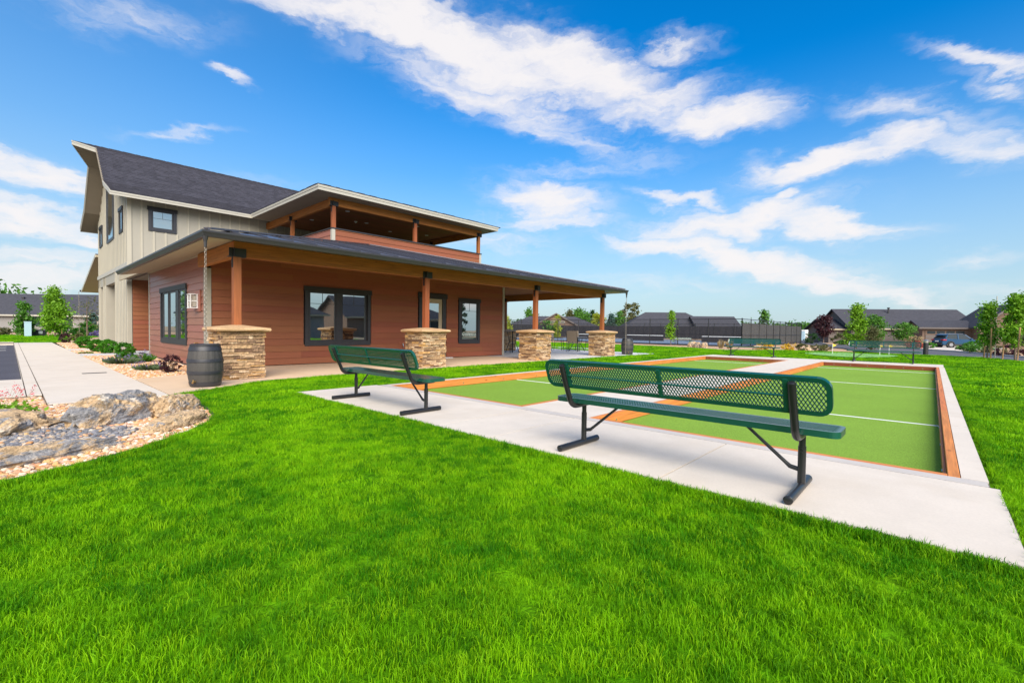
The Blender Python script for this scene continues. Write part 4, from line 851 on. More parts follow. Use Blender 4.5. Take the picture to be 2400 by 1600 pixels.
def make_bench(label, kind, group, sl_, hy=.875, hl=1.1, far=False):
    rt = thing('park_bench', label, 'bench', group=group)
    # seat: hollow rim with the mesh let into its top
    Ps = lambda s, t, n: (t, s, .445+n)
    hs, ht = hl, .15; mb = MB(); rim(mb, Ps, hs, ht, .055, .042)
    seat = mb.build('seat', 'bench_green', rt)
    mm = MB()
    if kind == 'solid': mm.slab([(b, a, .4438) for a, b in rrect(hs-.02, ht-.02, .04)][::-1], .004)
    else: panel_mesh(mm, lambda s, t, n: Ps(s, t, n-.003), hs-.02, ht-.02, .04, kind if kind != 'fine' else 'square', None)
    mm.build('seat_mesh', 'bench_green', seat)
    st = MB()
    for y in (-hy, 0, hy): st.box(-.13, .13, y-.02, y+.02, .402, .436)
    st.build('seat_brace', 'bench_green', seat)
    # backrest
    tl = math.atan2(.09, .24); c_, s_ = math.cos(tl), math.sin(tl)
    Pb = lambda s, t, n: (-.315-t*s_-n*c_, s, .672+t*c_-n*s_)
    mb = MB(); rim(mb, Pb, hl-.02, .128, .075, .030); back = mb.build('backrest', 'bench_green', rt)
    mm = MB(); panel_mesh(mm, lambda s, t, n: Pb(s, t, n-.003), hl-.04, .108, .055, 'square' if kind == 'solid' else kind, None); mm.build('back_mesh', 'bench_green', back)
    mb = MB()
    for y in (-hy+.04, 0, hy-.04): mb.hexa([Pb(y-.014, -.11, -.008), Pb(y+.014, -.11, -.008), Pb(y+.014, .11, -.008), Pb(y-.014, .11, -.008), Pb(y-.014, -.11, .012), Pb(y+.014, -.11, .012), Pb(y+.014, .11, .012), Pb(y-.014, .11, .012)])
    mb.tube([Pb(-hy+.05, .0, .012), Pb(hy-.05, .0, .012)], .008, 8); mb.build('back_strap', 'bench_green', back)
    for s in (-1, 1):
        y = s*hy; lg = MB(); lg.tube([(0, y, .03), (0, y, .30)], .0245, 14); lg.tube([(0, y, .28), (0, y, .39)], .0205, 14)
        for zb in (.26, .285): lg.tube([(-.03, y, zb), (.03, y, zb)], .007, 6)
        lg = lg.build('leg', 'steel_black', rt, smooth=True)
        MB().tube([(-.38, y, .029), (-.375, y, .029), (.225, y, .029), (.23, y, .029)], [.02, .028, .028, .02], 16).build('skid', 'steel_black', lg, smooth=True)
        pts = [(.12, y, .385), (-.06, y, .380)]
        for k in range(9):
            a = R(-90-k*78/8); pts.append((-.13+.115*math.cos(a), y, .495+.115*math.sin(a)))
        ex = Vector(pts[-1]); pts += [(-.33, y, .66), (-.365, y, .755)]
        MB().tube(pts+[(-.367, y, .760)], [.024]*(len(pts)-1)+[.024, .016], 14).build('back_support', 'steel_black', rt, smooth=True)
        MB().tube([(0, y-s*.36, .395), (0, y-s*.10, .175), (0, y-s*.07, .150), (0, y-s*.02, .140)], [.011, .013, .016, .016], 10).build('brace', 'steel_black', rt, smooth=True)
    return rt
BG = 'green metal benches round the bocce courts'
b1 = make_bench('green expanded metal bench nearest the camera, black legs, back to the camera', 'diamond', BG, 0); b1.location = (3.62, 1.53, .001)
b2 = make_bench('green bench with fine square mesh back, on the pad corner nearer the clubhouse', 'solid', BG, 0); b2.location = (3.58, 5.64, .001)
b3 = copy_tree(b2); b3.location = (22.35, 6.08, .001); b3.rotation_euler = (0, 0, PI); b3['label'] = 'distant green bench at the far end of the left court, facing the camera'
b4 = copy_tree(b1); b4.location = (22.30, 1.52, .001); b4.rotation_euler = (0, 0, PI); b4['label'] = 'distant green bench at the far end of the right court near the putting green'
b5 = copy_tree(b2); b5.location = (57, 23.5, gz(57, 0)); b5.rotation_euler = (0, 0, R(205)); b5['label'] = 'tiny far green bench standing inside the fenced pickleball courts'

# ------------------------------------------------------------------ rain barrels and rain chains
def barrel(label):
    rt = thing('rain_barrel', label, 'rain barrel', group='grey rain barrels under the rain chains')
    H_, r0, rm = .72, .222, .272
    def rad(z): t = (z/H_-.5)*2; return rm-(rm-r0)*t*t
    mb = MB(); n = 48; zs = [i*H_/14 for i in range(15)]; vs = []; fs = []
    for z in zs:
        for k in range(n): q = rad(z)-(.0035 if k % 3 == 0 else 0); vs.append((q*math.cos(2*PI*k/n), q*math.sin(2*PI*k/n), z))
    for i in range(14):
        for k in range(n): fs.append((i*n+k, i*n+(k+1) % n, (i+1)*n+(k+1) % n, (i+1)*n+k))
    fs += [tuple(range(n))[::-1], tuple(range(14*n, 15*n))]; mb.add(vs, fs).build('staves', 'barrel', rt)
    for a, b in ((.015, .085), (.215, .275), (.425, .485), (.625, .70)):
        m_ = MB().lathe([(rad(a)-.004, a), (rad(a)+.007, a+.002), (rad((a+b)/2)+.009, (a+b)/2), (rad(b)+.007, b-.002), (rad(b)-.004, b)], 48); m_.build('hoop', 'barrel_band', rt, smooth=True)
    MB().lathe([(.20, .70), (.232, .705), (.232, .735), (.21, .742), (.20, .728), (.02, .728)], 40).build('lid', 'barrel_band', rt, smooth=True)
    MB().tube([(-.19, -.16, .10), (-.225, -.19, .10), (-.24, -.205, .085)], .016, 8).tube([(-.225, -.19, .10), (-.225, -.19, .135)], .012, 6).build('tap', 'brass', rt, smooth=True)
    return rt
ba = barrel('grey plastic rain barrel beside the nearest stone pier, brass tap near its foot'); ba.location = (2.34, 9.50, .0)
bb = copy_tree(ba); bb.location = (19.1, 10.42, 0); bb['label'] = 'grey rain barrel at the far end of the patio beyond the last pier'
def rain_chain(x, y, z0, z1, label):
    mb = MB(); n = int((z1-z0)/.043); n2, n1 = 8, 5
    for i in range(n):
        z = z1-.03-i*.043; a = (i % 2)*PI/2+.4; ca, sa = math.cos(a), math.sin(a); vs = []; fs = []
        for k in range(n2):
            t = 2*PI*k/n2; px, pz = .018*math.cos(t), .029*math.sin(t)
            for j in range(n1):
                s = 2*PI*j/n1; q = px*(1+.0045/.018*math.cos(s)); vs.append((q*ca-.0045*math.sin(s)*sa, q*sa+.0045*math.sin(s)*ca, z+pz*(1+.0045/.029*math.cos(s))))
        for k in range(n2):
            for j in range(n1): fs.append((k*n1+j, k*n1+(j+1) % n1, ((k+1) % n2)*n1+(j+1) % n1, ((k+1) % n2)*n1+j))
        mb.add([(v[0]+x, v[1]+y, v[2]) for v in vs], fs)
    tag(mb.build('rain_chain', 'chain'), label, 'rain chain', 'rain chains hanging from the gutter corners')
rain_chain(EX0-.045, EY0-.045, .73, EZ-.30, 'rain chain of metal links hanging into the rain barrel beside the nearest pier')
rain_chain(EX1+.045, EY0-.045, .06, EZ-.30, 'far rain chain hanging from the right end of the porch gutter')
rain_chain(3.05, 40.6, .05, 3.15, 'rain chain at the left end of the building, from the far lean-to roof')

# ------------------------------------------------------------------ boulders, pebbles
def boulder(label, cx, cy, lx, ly, h, rz, seed, cat='boulder', group='boulders in the rock bed', tilt=0, name='boulder', mat='boulder'):
    n = 40; vs = []; fs = []; rnd = random.Random(seed); off = Vector((seed*3.1, seed*1.7, 0)); m2 = 2*n
    for i in range(n+1):
        ph = PI*i/n
        for k in range(m2):
            th = 2*PI*k/m2; d = Vector((math.sin(ph)*math.cos(th), math.sin(ph)*math.sin(th), math.cos(ph)))
            e = 3.2; s = (abs(d.x)**e+abs(d.y)**e+abs(d.z)**e)**(-1/e); p = d*s
            q = 1.0+.18*mnoise.noise(d*1.3+off)-.22*abs(mnoise.noise(d*2.1+off*2))+.10*mnoise.noise(d*3+off)-.14*abs(mnoise.noise(d*5.5+off))+.05*mnoise.noise(Vector((d.x*5, d.y*5, d.z*14))+off)+.03*mnoise.noise(d*16+off)
            vs.append((p.x*lx/2*q, p.y*ly/2*q, p.z*h*q*.9))
    for i in range(n):
        for k in range(m2): fs.append((i*m2+k, i*m2+(k+1) % m2, (i+1)*m2+(k+1) % m2, (i+1)*m2+k))
    o = MB().add(vs, [f[::-1] for f in fs]).build(name, mat); o.location = (cx, cy, gz(cx, cy)-.05); o.rotation_euler = (R(tilt), R(tilt*.4), R(rz)); tag(o, label, cat, group); return o
boulder('large flat sandstone boulder at the left edge of the photograph', -.32, 6.75, 1.55, .95, .27, 35, 1, tilt=5, mat='boulder_tan')
boulder('biggest boulder of the bed, grey-topped and tan below, ending at the pavement', .84, 6.80, 1.15, .46, .36, 38, 2, tilt=-6, mat='boulder_grey')
boulder('tan and grey boulder leaning behind the biggest one near the lawn', 1.40, 6.93, .70, .34, .27, 42, 3, tilt=4)
boulder('low tan boulder with a dark patch at the right of the bed', 1.22, 6.05, .84, .34, .17, 44, 4, tilt=-8, mat='boulder_tan')
boulder('long low grey slab boulder in front, nearest the camera', -.05, 5.20, 1.75, .32, .17, 22, 5, tilt=4, mat='boulder_grey')
boulder('small half-buried boulder by the long slab', -.95, 5.1, .7, .5, .16, 10, 6)
def peb(seed):
    rnd = random.Random(seed); vs = []; n1, n2 = 5, 7
    for i in range(n1+1):
        for k in range(n2):
            ph, th = PI*i/n1, 2*PI*k/n2; q = rnd.uniform(.8, 1.15); vs.append((math.sin(ph)*math.cos(th)*q*.6, math.sin(ph)*math.sin(th)*q*.45, math.cos(ph)*q*.32))
    return MB().add(vs, [(i*n2+k, (i+1)*n2+k, (i+1)*n2+(k+1) % n2, i*n2+(k+1) % n2) for i in range(n1) for k in range(n2)])
PS = [src('pebble_shape', peb(i), 'pebble') for i in range(5)]; PG = [src('pebble_shape', peb(i+9), 'pebble_grey') for i in range(5)]
def pebbles(name, poly, dens, size, srcs, excl=None, z=-.03):
    xs = [p[0] for p in poly]; ys = [p[1] for p in poly]; a = (max(xs)-min(xs))*(max(ys)-min(ys)); n = int(a*dens)
    x = rng.uniform(min(xs), max(xs), n); y = rng.uniform(min(ys), max(ys), n); ok = inpoly(x, y, poly)
    if excl: ok &= ~inpoly(x, y, excl)
    x, y = x[ok], y[ok]; n = len(x); zz = np.array([gz(a, b) for a, b in zip(x, y)])+z+rng.uniform(-.008, .012, n)
    s = size*rng.uniform(.6, 1.45, n); rot = np.stack([rng.uniform(-.5, .5, n), rng.uniform(-.5, .5, n), rng.uniform(0, 6.28, n)], 1)
    return scatter(name, np.stack([x, y, zz], 1), rot, np.stack([s, s, s], 1), rng.integers(0, 5, n), srcs)
B1N = [p for p in BED1 if p[0] > -1.5]+[(-1.6, 4.2), (-1.6, 9.8)]
B1N = [(1.66, 8.58), (1.68, 8.3), (1.72, 7.9), (1.73, 7.4), (1.71, 6.85), (1.64, 6.4), (1.5, 5.99), (1.19, 5.56), (.76, 5.12), (.39, 4.87), (-.05, 4.65), (-1.3, 4.3), (-1.6, 9.6), (.31, 9.75), (.32, 8.58)]
CH = [(-.9, 5.3), (-.2, 5.55), (.45, 5.55), (.75, 5.75), (.9, 6.1), (.62, 6.5), (.45, 7.2), (.15, 7.45), (-.1, 6.4), (-.9, 6.0)]
pebbles('pebbles', B1N, 1500, .042, PS, CH); pebbles('river_rocks', CH, 1700, .042, PG, z=-.015); pebbles('pebbles', CH, 60, .04, PS, z=.0)
for b_, dn in ((BED2, 700), (BED3, 450), (BED4, 300)): pebbles('pebbles', b_, dn, .05 if dn > 500 else .06, PS)

# ------------------------------------------------------------------ plants
def cards(mb, pts, size, flat=.0, asp=.6):
    n = len(pts); u = rng.normal(size=(n, 3)); u[:, 2] *= (1-flat); u /= np.linalg.norm(u, axis=1)[:, None]; v = rng.normal(size=(n, 3)); v -= u*np.sum(u*v, 1)[:, None]; v /= np.linalg.norm(v, axis=1)[:, None]
    s = (size*rng.uniform(.6, 1.35, n))[:, None]; P = np.asarray(pts); a = u*s; b = v*s*asp; k = len(mb.v)
    q = np.stack([P-a, P-b*.9+a*.1, P+a, P+b*.9+a*.1], 1).reshape(-1, 3); mb.v += [tuple(t) for t in q.tolist()]; mb.f += [(k+4*i, k+4*i+1, k+4*i+2, k+4*i+3) for i in range(n)]
def crown_points(n, shape, h, r, clumps, spread):
    """clump centres inside the crown envelope, leaves gathered round them"""
    c = []
    while len(c) < clumps:
        t = rng.uniform(0, 1); a = rng.uniform(0, 2*PI)
        if shape == 'cone': e = r*(1-t)**.8*(.35+.65*min(1, t*5))
        elif shape == 'column': e = r*min(1, t*5+.3)*(1-t**3)**.5
        elif shape == 'vase': e = r*(.3+.7*math.sin(PI*min(1, t*.9+.1))**.7)
        else: e = r*math.sqrt(max(0, 1-(2*t-1)**2))
        q = e*math.sqrt(rng.uniform(.15, 1)); c.append((q*math.cos(a), q*math.sin(a), t*h))
    c = np.array(c); i = rng.integers(0, clumps, n); w_ = rng.uniform(.5, 1.3, clumps)[i][:, None]
    return c[i]+rng.normal(size=(n, 3))*spread*w_*np.array([1, 1, .75])
def trunk_mb(h, r, crown0, crownh, cr, lean=0, limbs=7):
    mb = MB(); mb.tube([(0, 0, -.1), (lean*.2, 0, h*.35), (lean*.5, .02, h*.65), (lean, 0, h*.95)], [r*1.15, r*.85, r*.55, r*.15], 8)
    for i in range(limbs):
        z = crown0+crownh*(.02+.75*i/limbs); a = i*2.4; l = cr*(.75-.4*i/limbs); mb.tube([(lean*z/h, 0, z), (lean*z/h+l*.5*math.cos(a), l*.5*math.sin(a), z+l*.35), (lean*z/h+l*math.cos(a), l*math.sin(a), z+l*.8)], [r*.4, r*.25, r*.08], 5)
    return mb
def tree(label, x, y, h, cr, shape='cone', leaf='leaf_green', n=2200, size=.085, clear=.22, tr=.05, clumps=46, spread=.16, name='tree', bark='bark', group=None, stakes=0, lean=0, z=None, cat='tree'):
    rt = thing(name, label, cat, (x, y, gz(x, y) if z is None else z), rng.uniform(0, 6), group)
    ch = h*(1-clear); trunk_mb(h, tr, h*clear, ch, cr, lean).build('trunk', bark, rt)
    p = crown_points(n, shape, ch, cr, clumps, spread*cr/.9); p[:, 2] += h*clear; p[:, 0] += lean*p[:, 2]/h; mb = MB(); cards(mb, p, size); mb.build('crown', leaf, rt)
    for i in range(stakes):
        a = i*PI+.6; MB().tube([(.45*math.cos(a), .45*math.sin(a), -.1), (.40*math.cos(a), .40*math.sin(a), 1.45)], .03, 7).build('stake', 'stake', rt)
    return rt
def shrub(label, x, y, r, h, leaf, n=1400, size=.028, name='shrub', group=None, clumps=40, stems=True, cat='shrub', z=None, spread=None):
    rt = thing(name, label, cat, (x, y, (gz(x, y)-.03) if z is None else z), rng.uniform(0, 6), group)
    p = crown_points(n, 'round', h, r, clumps, spread or r*.10); p[:, 2] = np.abs(p[:, 2])+.02; mb = MB(); cards(mb, p, size); mb.build('foliage', leaf, rt)
    if stems:
        mb = MB()
        for i in range(9): a = i*.7; mb.tube([(0, 0, 0), (r*.3*math.cos(a), r*.3*math.sin(a), h*.35), (r*.62*math.cos(a), r*.62*math.sin(a), h*.75)], [.012, .008, .003], 5)
        mb.build('stem', 'bark', rt)
    return rt
GS = 'round green shrubs along the clubhouse bed'
shrub('round bright green shrub nearest the camera in the clubhouse bed', 2.50, 19.2, .29, .46, 'leaf_shrub', 5200, .024, group=GS, clumps=90)
shrub('right-hand one of the touching pair of green shrubs by the pale pier', 2.50, 22.85, .30, .48, 'leaf_shrub', 4600, .026, group=GS, clumps=80)
shrub('left-hand one of the touching pair of green shrubs by the pale pier', 2.32, 24.4, .28, .45, 'leaf_shrub', 4000, .026, group=GS, clumps=70)
shrub('green shrub farther along the bed beside the dark purple one', 2.3, 28.4, .31, .50, 'leaf_shrub', 3600, .028, group=GS, clumps=70)
shrub('olive brown loose shrub behind the row of green shrubs', 2.45, 33, .34, .58, 'leaf_olive', 2200, .035, clumps=50)
shrub('dark purple shrub far along the pavement bed', 2.2, 37.0, .32, .5, 'leaf_purple', 1600, .035, clumps=40)
shrub('small dark purple barberry with bare stems beside the rain barrel', 2.50, 12.95, .23, .36, 'leaf_purple', 1500, .020, clumps=46, name='barberry', cat='shrub')
def spiky(label, x, y, r, h, leaf, flower=None, n=260, name='flowering_plant', cat='plant'):
    rt = thing(name, label, cat, (x, y, gz(x, y)-.03)); mb = MB(); fl = MB()
    for i in range(n):
        a = rng.uniform(0, 2*PI); q = r*math.sqrt(rng.uniform(0, 1)); hh = h*rng.uniform(.5, 1)*(1-.4*q/r); bx, by = q*.5*math.cos(a), q*.5*math.sin(a); tx, ty = q*1.1*math.cos(a), q*1.1*math.sin(a); w_ = .007
        mb.add([(bx-w_, by, 0), (bx+w_, by, 0), (tx+w_*.5, ty, hh*.7), (tx, ty, hh)], [(0, 1, 2, 3)]); mb.add([(bx, by-w_, 0), (bx, by+w_, 0), (tx, ty+w_*.5, hh*.7), (tx, ty, hh)], [(0, 1, 2, 3)])
        if flower and i % 9 == 0: cards(fl, np.array([(tx+rng.normal()*.012, ty+rng.normal()*.012, hh+rng.uniform(0, .07)) for _ in range(9)]), .012)
    mb.build('foliage', leaf, rt)
    if flower: fl.build('blossom', flower, rt)
    return rt
spiky('low lavender with purple spikes, nearer the shrub', 2.12, 16.6, .42, .30, 'leaf_lavender', 'petal_purple'); spiky('lavender beside the wall with fresh green leaves', 2.62, 17.0, .30, .36, 'leaf_green', 'petal_purple'); spiky('small grey green lavender left of the barberry', 2.26, 13.9, .30, .22, 'leaf_lavender', 'petal_purple')
spiky('tiny green tuft in the gravel between the two walkways', 1.9, 23.0, .2, .12, 'leaf_green')
# coral bells with red flower stalks at the left edge
rt = thing('coral_bells', 'low green plant with thin stalks of red flowers at the left edge behind the boulder', 'plant', (-.12, 7.95, -.03)); mb = MB(); cards(mb, rng.normal(size=(700, 3))*np.array([.14, .14, .05])+np.array([.05, -.1, .06]), .03); mb.build('foliage', 'leaf_bright', rt)
mb = MB(); fl = MB()
for i in range(26):
    a = rng.uniform(0, 2*PI); q = rng.uniform(.1, .42); t = (q*math.cos(a), q*math.sin(a), rng.uniform(.18, .34)); mb.tube([(t[0]*.2, t[1]*.2, 0), (t[0]*.7, t[1]*.7, t[2]*.6), t], .0018, 4, False); cards(fl, np.array(t)+rng.normal(size=(16, 3))*np.array([.012, .012, .035]), .009)
mb.build('stem', 'straw', rt); fl.build('blossom', 'petal_red', rt)
# left background
tree('staked young bright green tree in front of the left grey house', 2.7, 56.2, 4.15, 1.08, 'cone', 'leaf_bright', 5200, .10, .16, .05, 70, .20, stakes=2, name='maple_tree')
tree('second young tree just left of and behind the staked one', .9, 58.6, 2.7, .8, 'cone', 'leaf_green', 2600, .11, .12, .05, 44, .2, name='maple_tree')
tree('sparse reddish twiggy tree beside the clubhouse corner', 4.3, 51.0, 3.2, 1.0, 'vase', 'leaf_olive', 420, .07, .15, .05, 60, .3, name='bare_tree')
tree('big rounded green tree rising behind the roof of the left grey house', -5.0, 141, 7.7, 8.0, 'round', 'leaf_green', 9000, .42, .18, .35, 120, .16, name='broadleaf_tree')
shrub('blue green spruce by the left house wall next to the clubhouse', 6.0, 66, .9, 2.1, 'leaf_blue', 1600, .12, name='spruce_tree', cat='tree', z=0)
for i, (x, y, r_, h_, lf, lb) in enumerate(((1.7, 66, 1.6, 1.5, 'leaf_green', 'wide green shrub behind the dark utility box'), (3.8, 62, 1.0, .9, 'leaf_shrub', 'dark green shrub right of the staked tree'), (5.0, 60, .9, 1.2, 'leaf_shrub', 'rounded green shrub nearest the clubhouse corner, across the grass'), (-.9, 64, 1.1, .7, 'leaf_olive', 'brownish shrub at the left edge in front of the grey house'), (5.6, 57, .6, .45, 'petal_purple', 'small purple flowering shrub by the clubhouse corner'))): shrub(lb, x, y, r_, h_, lf, 1500, .09, z=-.05)
rt = thing('utility_pedestal', 'pale blue upright utility box on the grass in front of the left house', 'utility box', (1.1, 57.8, -.05)); MB().box(-.22, .22, -.2, .2, 0, 1.2).build('body', 'utility', rt, bevel=.02); MB().box(-.24, .24, -.22, .22, 1.2, 1.28).build('lid', 'utility', rt, bevel=.02)
rt = thing('meter_box', 'low dark utility box with a white label beside the pale blue one', 'utility box', (1.75, 60.0, -.05)); MB().box(-.5, .5, -.35, .35, 0, .55).box(-.52, .52, -.37, .37, .5, .56).build('body', 'frame_dark', rt, bevel=.03); MB().box(.05, .3, -.36, -.352, .2, .45).build('sticker', 'white', rt)

# ------------------------------------------------------------------ neighbouring houses
def gable_roof(mb, x0, x1, y0, y1, ze, zr, ov=.5, hip0=False, hip1=False, th=.16):
    ym = (y0+y1)/2; s = (zr-ze)/(ym-y0); zo = ze-s*ov; a0, a1 = x0-ov, x1+ov; b0, b1 = y0-ov, y1+ov; hd = (ym-b0)
    r0 = a0+hd if hip0 else a0; r1 = a1-hd if hip1 else a1
    mb.slab([(a0, b0, zo), (a1, b0, zo), (r1, ym, zr), (r0, ym, zr)], th); mb.slab([(a1, b1, zo), (a0, b1, zo), (r0, ym, zr), (r1, ym, zr)], th)
    if hip0: mb.slab([(a0, b1, zo), (a0, b0, zo), (r0, ym, zr)], th)
    if hip1: mb.slab([(a1, b0, zo), (a1, b1, zo), (r1, ym, zr)], th)
def house(label, loc, rz_, blocks, wallmat, wins=(), garage=None, vent=(), trim='soffit', extra=None, group='neighbouring single storey houses'):
    rt = thing('house', label, 'house', loc, rz_, group); wl = MB(); rf = MB(); fa = MB()
    for (x0, x1, y0, y1, ze, zr, h0, h1, axis) in blocks:
        if axis == 0:
            wl.box(x0, x1, y0, y1, -.3, ze); gable_roof(rf, x0, x1, y0, y1, ze, zr, .5, h0, h1)
            for hh, xx in ((h0, x0), (h1, x1-.12)):
                if not hh: wl.prism([(y0, ze), (y1, ze), ((y0+y1)/2, zr-.1)], 0, xx, xx+.12)
            s = (zr-ze)/((y1-y0)/2); fa.box(x0-.52, x1+.52, y0-.56, y0-.52, ze-s*.5-.22, ze-s*.5-.01)
        else:
            wl.box(x0, x1, y0, y1, -.3, ze); t = MB(); gable_roof(t, y0, y1, x0, x1, ze, zr, .5, h0, h1); k = len(rf.v); rf.v += [(b, a, c) for a, b, c in t.v]; rf.f += [tuple(i+k for i in f)[::-1] for f in t.f]
            for hh, yy in ((h0, y0), (h1, y1-.12)):
                if not hh: wl.prism([(x0, ze), (x1, ze), ((x0+x1)/2, zr-.1)], 1, yy, yy+.12)
            s = (zr-ze)/((x1-x0)/2); xm = (x0+x1)/2
            if not h0:
                for sg in (-1, 1): fa.bar((xm, y0-.53, zr-.10), (xm+sg*((x1-x0)/2+.5), y0-.53, ze-s*.5-.10), .05, .24, (0, 0, 1))
    wl.build('wall', wallmat, rt); ro = rf.build('roof', 'shingle_far', rt); fa.build('fascia', trim, rt)
    for (a, b, c, d, y) in wins:
        o = MB().box(a-.1, b+.1, y-.04, y, c-.1, d+.1).build('window', 'white_trim', rt); MB().box(a, b, y-.06, y-.041, c, d).build('pane', 'glass_far', o)
    if garage:
        a, b, y = garage; g_ = MB().box(a, b, y-.05, y, 0, 2.2).build('garage_door', 'taupe_brown', rt)
        for k in range(3): MB().box(a+.05, b-.05, y-.07, y-.051, .05+.5*k, .48+.5*k).build('panel', 'taupe', g_)
        for k in range(4): w_ = (b-a-.4)/4; MB().box(a+.2+k*w_, a+.05+(k+1)*w_, y-.07, y-.051, 1.65, 2.05).build('pane', 'glass_far', g_)
    for (x, y, z) in vent: v_ = MB().lathe([(.12, -.5), (.12, .35), (.2, .4), (.2, .55), (.03, .6)], 10, (x, y, z)).build('vent', 'gutter', ro)
    return rt, ro
a0 = math.atan2(-.736, .677)
house('long grey house with dark hip roof at the far left', (-8.2, 105.5, -.15), a0, [(0, 27, 0, 10, 2.75, 5.7, True, True, 0), (14, 24, -3.2, 5, 2.75, 4.9, True, False, 1)][:1], 'taupe_grey', [(15.2, 16.6, .9, 2.3, -.02), (19.4, 21.2, .9, 2.3, -.02), (23.5, 24.6, .9, 2.3, -.02)], vent=[(7.6, 2.2, 4.0), (10.5, 3.5, 4.6)], trim='white_trim')
MBs = MB().box(12.5, 27.03, -.10, -.02, -.2, .85)
o = MBs.build('stone_wainscot', 'stone_far', bpy.data.objects['house'])
a1 = math.atan2(-.83, .56)
r1, r1roof = house('long taupe house with a wide plain roof and roof vent behind the blue car', (90.0, 12.4, -.45), a1, [(0, 3.2, 1.5, 8.5, 2.55, 4.0, False, False, 0), (2.6, 20.6, 0, 10.5, 2.75, 5.75, False, False, 0), (19.0, 27, -.6, 6.5, 2.6, 4.0, False, True, 0)], 'taupe', [(11.6, 12.6, 1.0, 2.2, -.02)], None, [(10.2, 4.0, 5.4)])
MB().box(18.2, 18.9, -.95, -.45, 0, 2.5).build('column', 'white_trim', r1)
house('taupe house with a brown front gable at the right edge', (86.0, -4.0, -.42), R(-72), [(0, 6.4, 0, 8, 3.0, 5.6, False, False, 1), (6.0, 22, 2.5, 12, 3.0, 5.65, False, False, 0), (-5.2, 0, 2.2, 8, 2.7, 3.6, False, False, 0)], 'taupe_brown', [(2.2, 4.2, .9, 2.2, -.02)], (-4.9, -.4, 2.18), trim='taupe')
house('grey house with hip roof and a white trimmed gable behind the pickleball courts', (92.0, 50.5, -.45), R(-52), [(0, 19, 0, 10, 2.8, 5.9, True, True, 0), (14.5, 23, -2.5, 6, 2.8, 5.0, False, False, 0)], 'taupe_grey', [(3, 4.5, .9, 2.2, -.02), (9, 10.5, .9, 2.2, -.02)], vent=[(10.5, 4.3, 5.6)], trim='white_trim')
house('brown house with a broad front gable seen through the open porch', (82.0, 68.0, -.45), R(-50), [(0, 9, -1, 10, 2.9, 5.4, False, False, 1), (-6, 14, 3, 12, 2.9, 4.9, True, True, 0)], 'taupe_brown', [(2.6, 6.4, 3.3, 3.5, -1.02)], (1.5, 7.5, -1.0), trim='taupe')
house('dark house seen between the porch post and the wall', (74, 79, -.45), R(-50), [(-4, 5.5, 0, 9, 2.9, 5.4, False, False, 1)], 'taupe', [(0, 2, 1, 2.2, -.02)], trim='taupe')
# houses across the street behind the camera, seen only in the window reflections
house('grey house behind the camera reflected in the big porch window', (14, -30, 0), R(188), [(-12, 6, 0, 10, 2.9, 5.6, True, True, 0), (-2, 6, -3, 5, 2.9, 5.2, False, False, 1)], 'taupe_grey', [(-8, -6, .9, 2.2, -.02)], (0, 5, -3.0))
house('brown house behind the camera reflected in the windows', (40, -34, 0), R(182), [(-10, 8, 0, 10, 2.9, 5.8, True, False, 0)], 'taupe_brown', [(-8, -6, .9, 2.2, -.02)])
house('pale gabled house beyond the car park reflected in the west window', (-17, 66, 0), R(-95), [(0, 16, 0, 10, 2.9, 5.8, True, True, 0), (4, 11, -3, 5, 2.9, 5.6, False, False, 1)], 'taupe_grey', [(1, 3, .9, 2.2, -.02)], (5, 10, -3))
tree('full green tree behind the camera reflected in the porch window', 17, -24, 4.2, 2.2, 'round', 'leaf_green', 2500, .2, .1, .1, 50, .2); tree('young yellow green tree beyond the car park reflected in the west window', -2.9, 42, 4.0, 1.2, 'cone', 'leaf_bright', 1800, .14, .1, .06, 50, .2)
for x, w_ in ((44, 'left one'), (45.8, 'right one')): tree(w_+' of two narrow dark trees across the street, reflected in the door glass', x, -26, 5.5, .8, 'column', 'leaf_dark', 900, .2, .08, .1, 30, .2, group='narrow dark trees across the street')

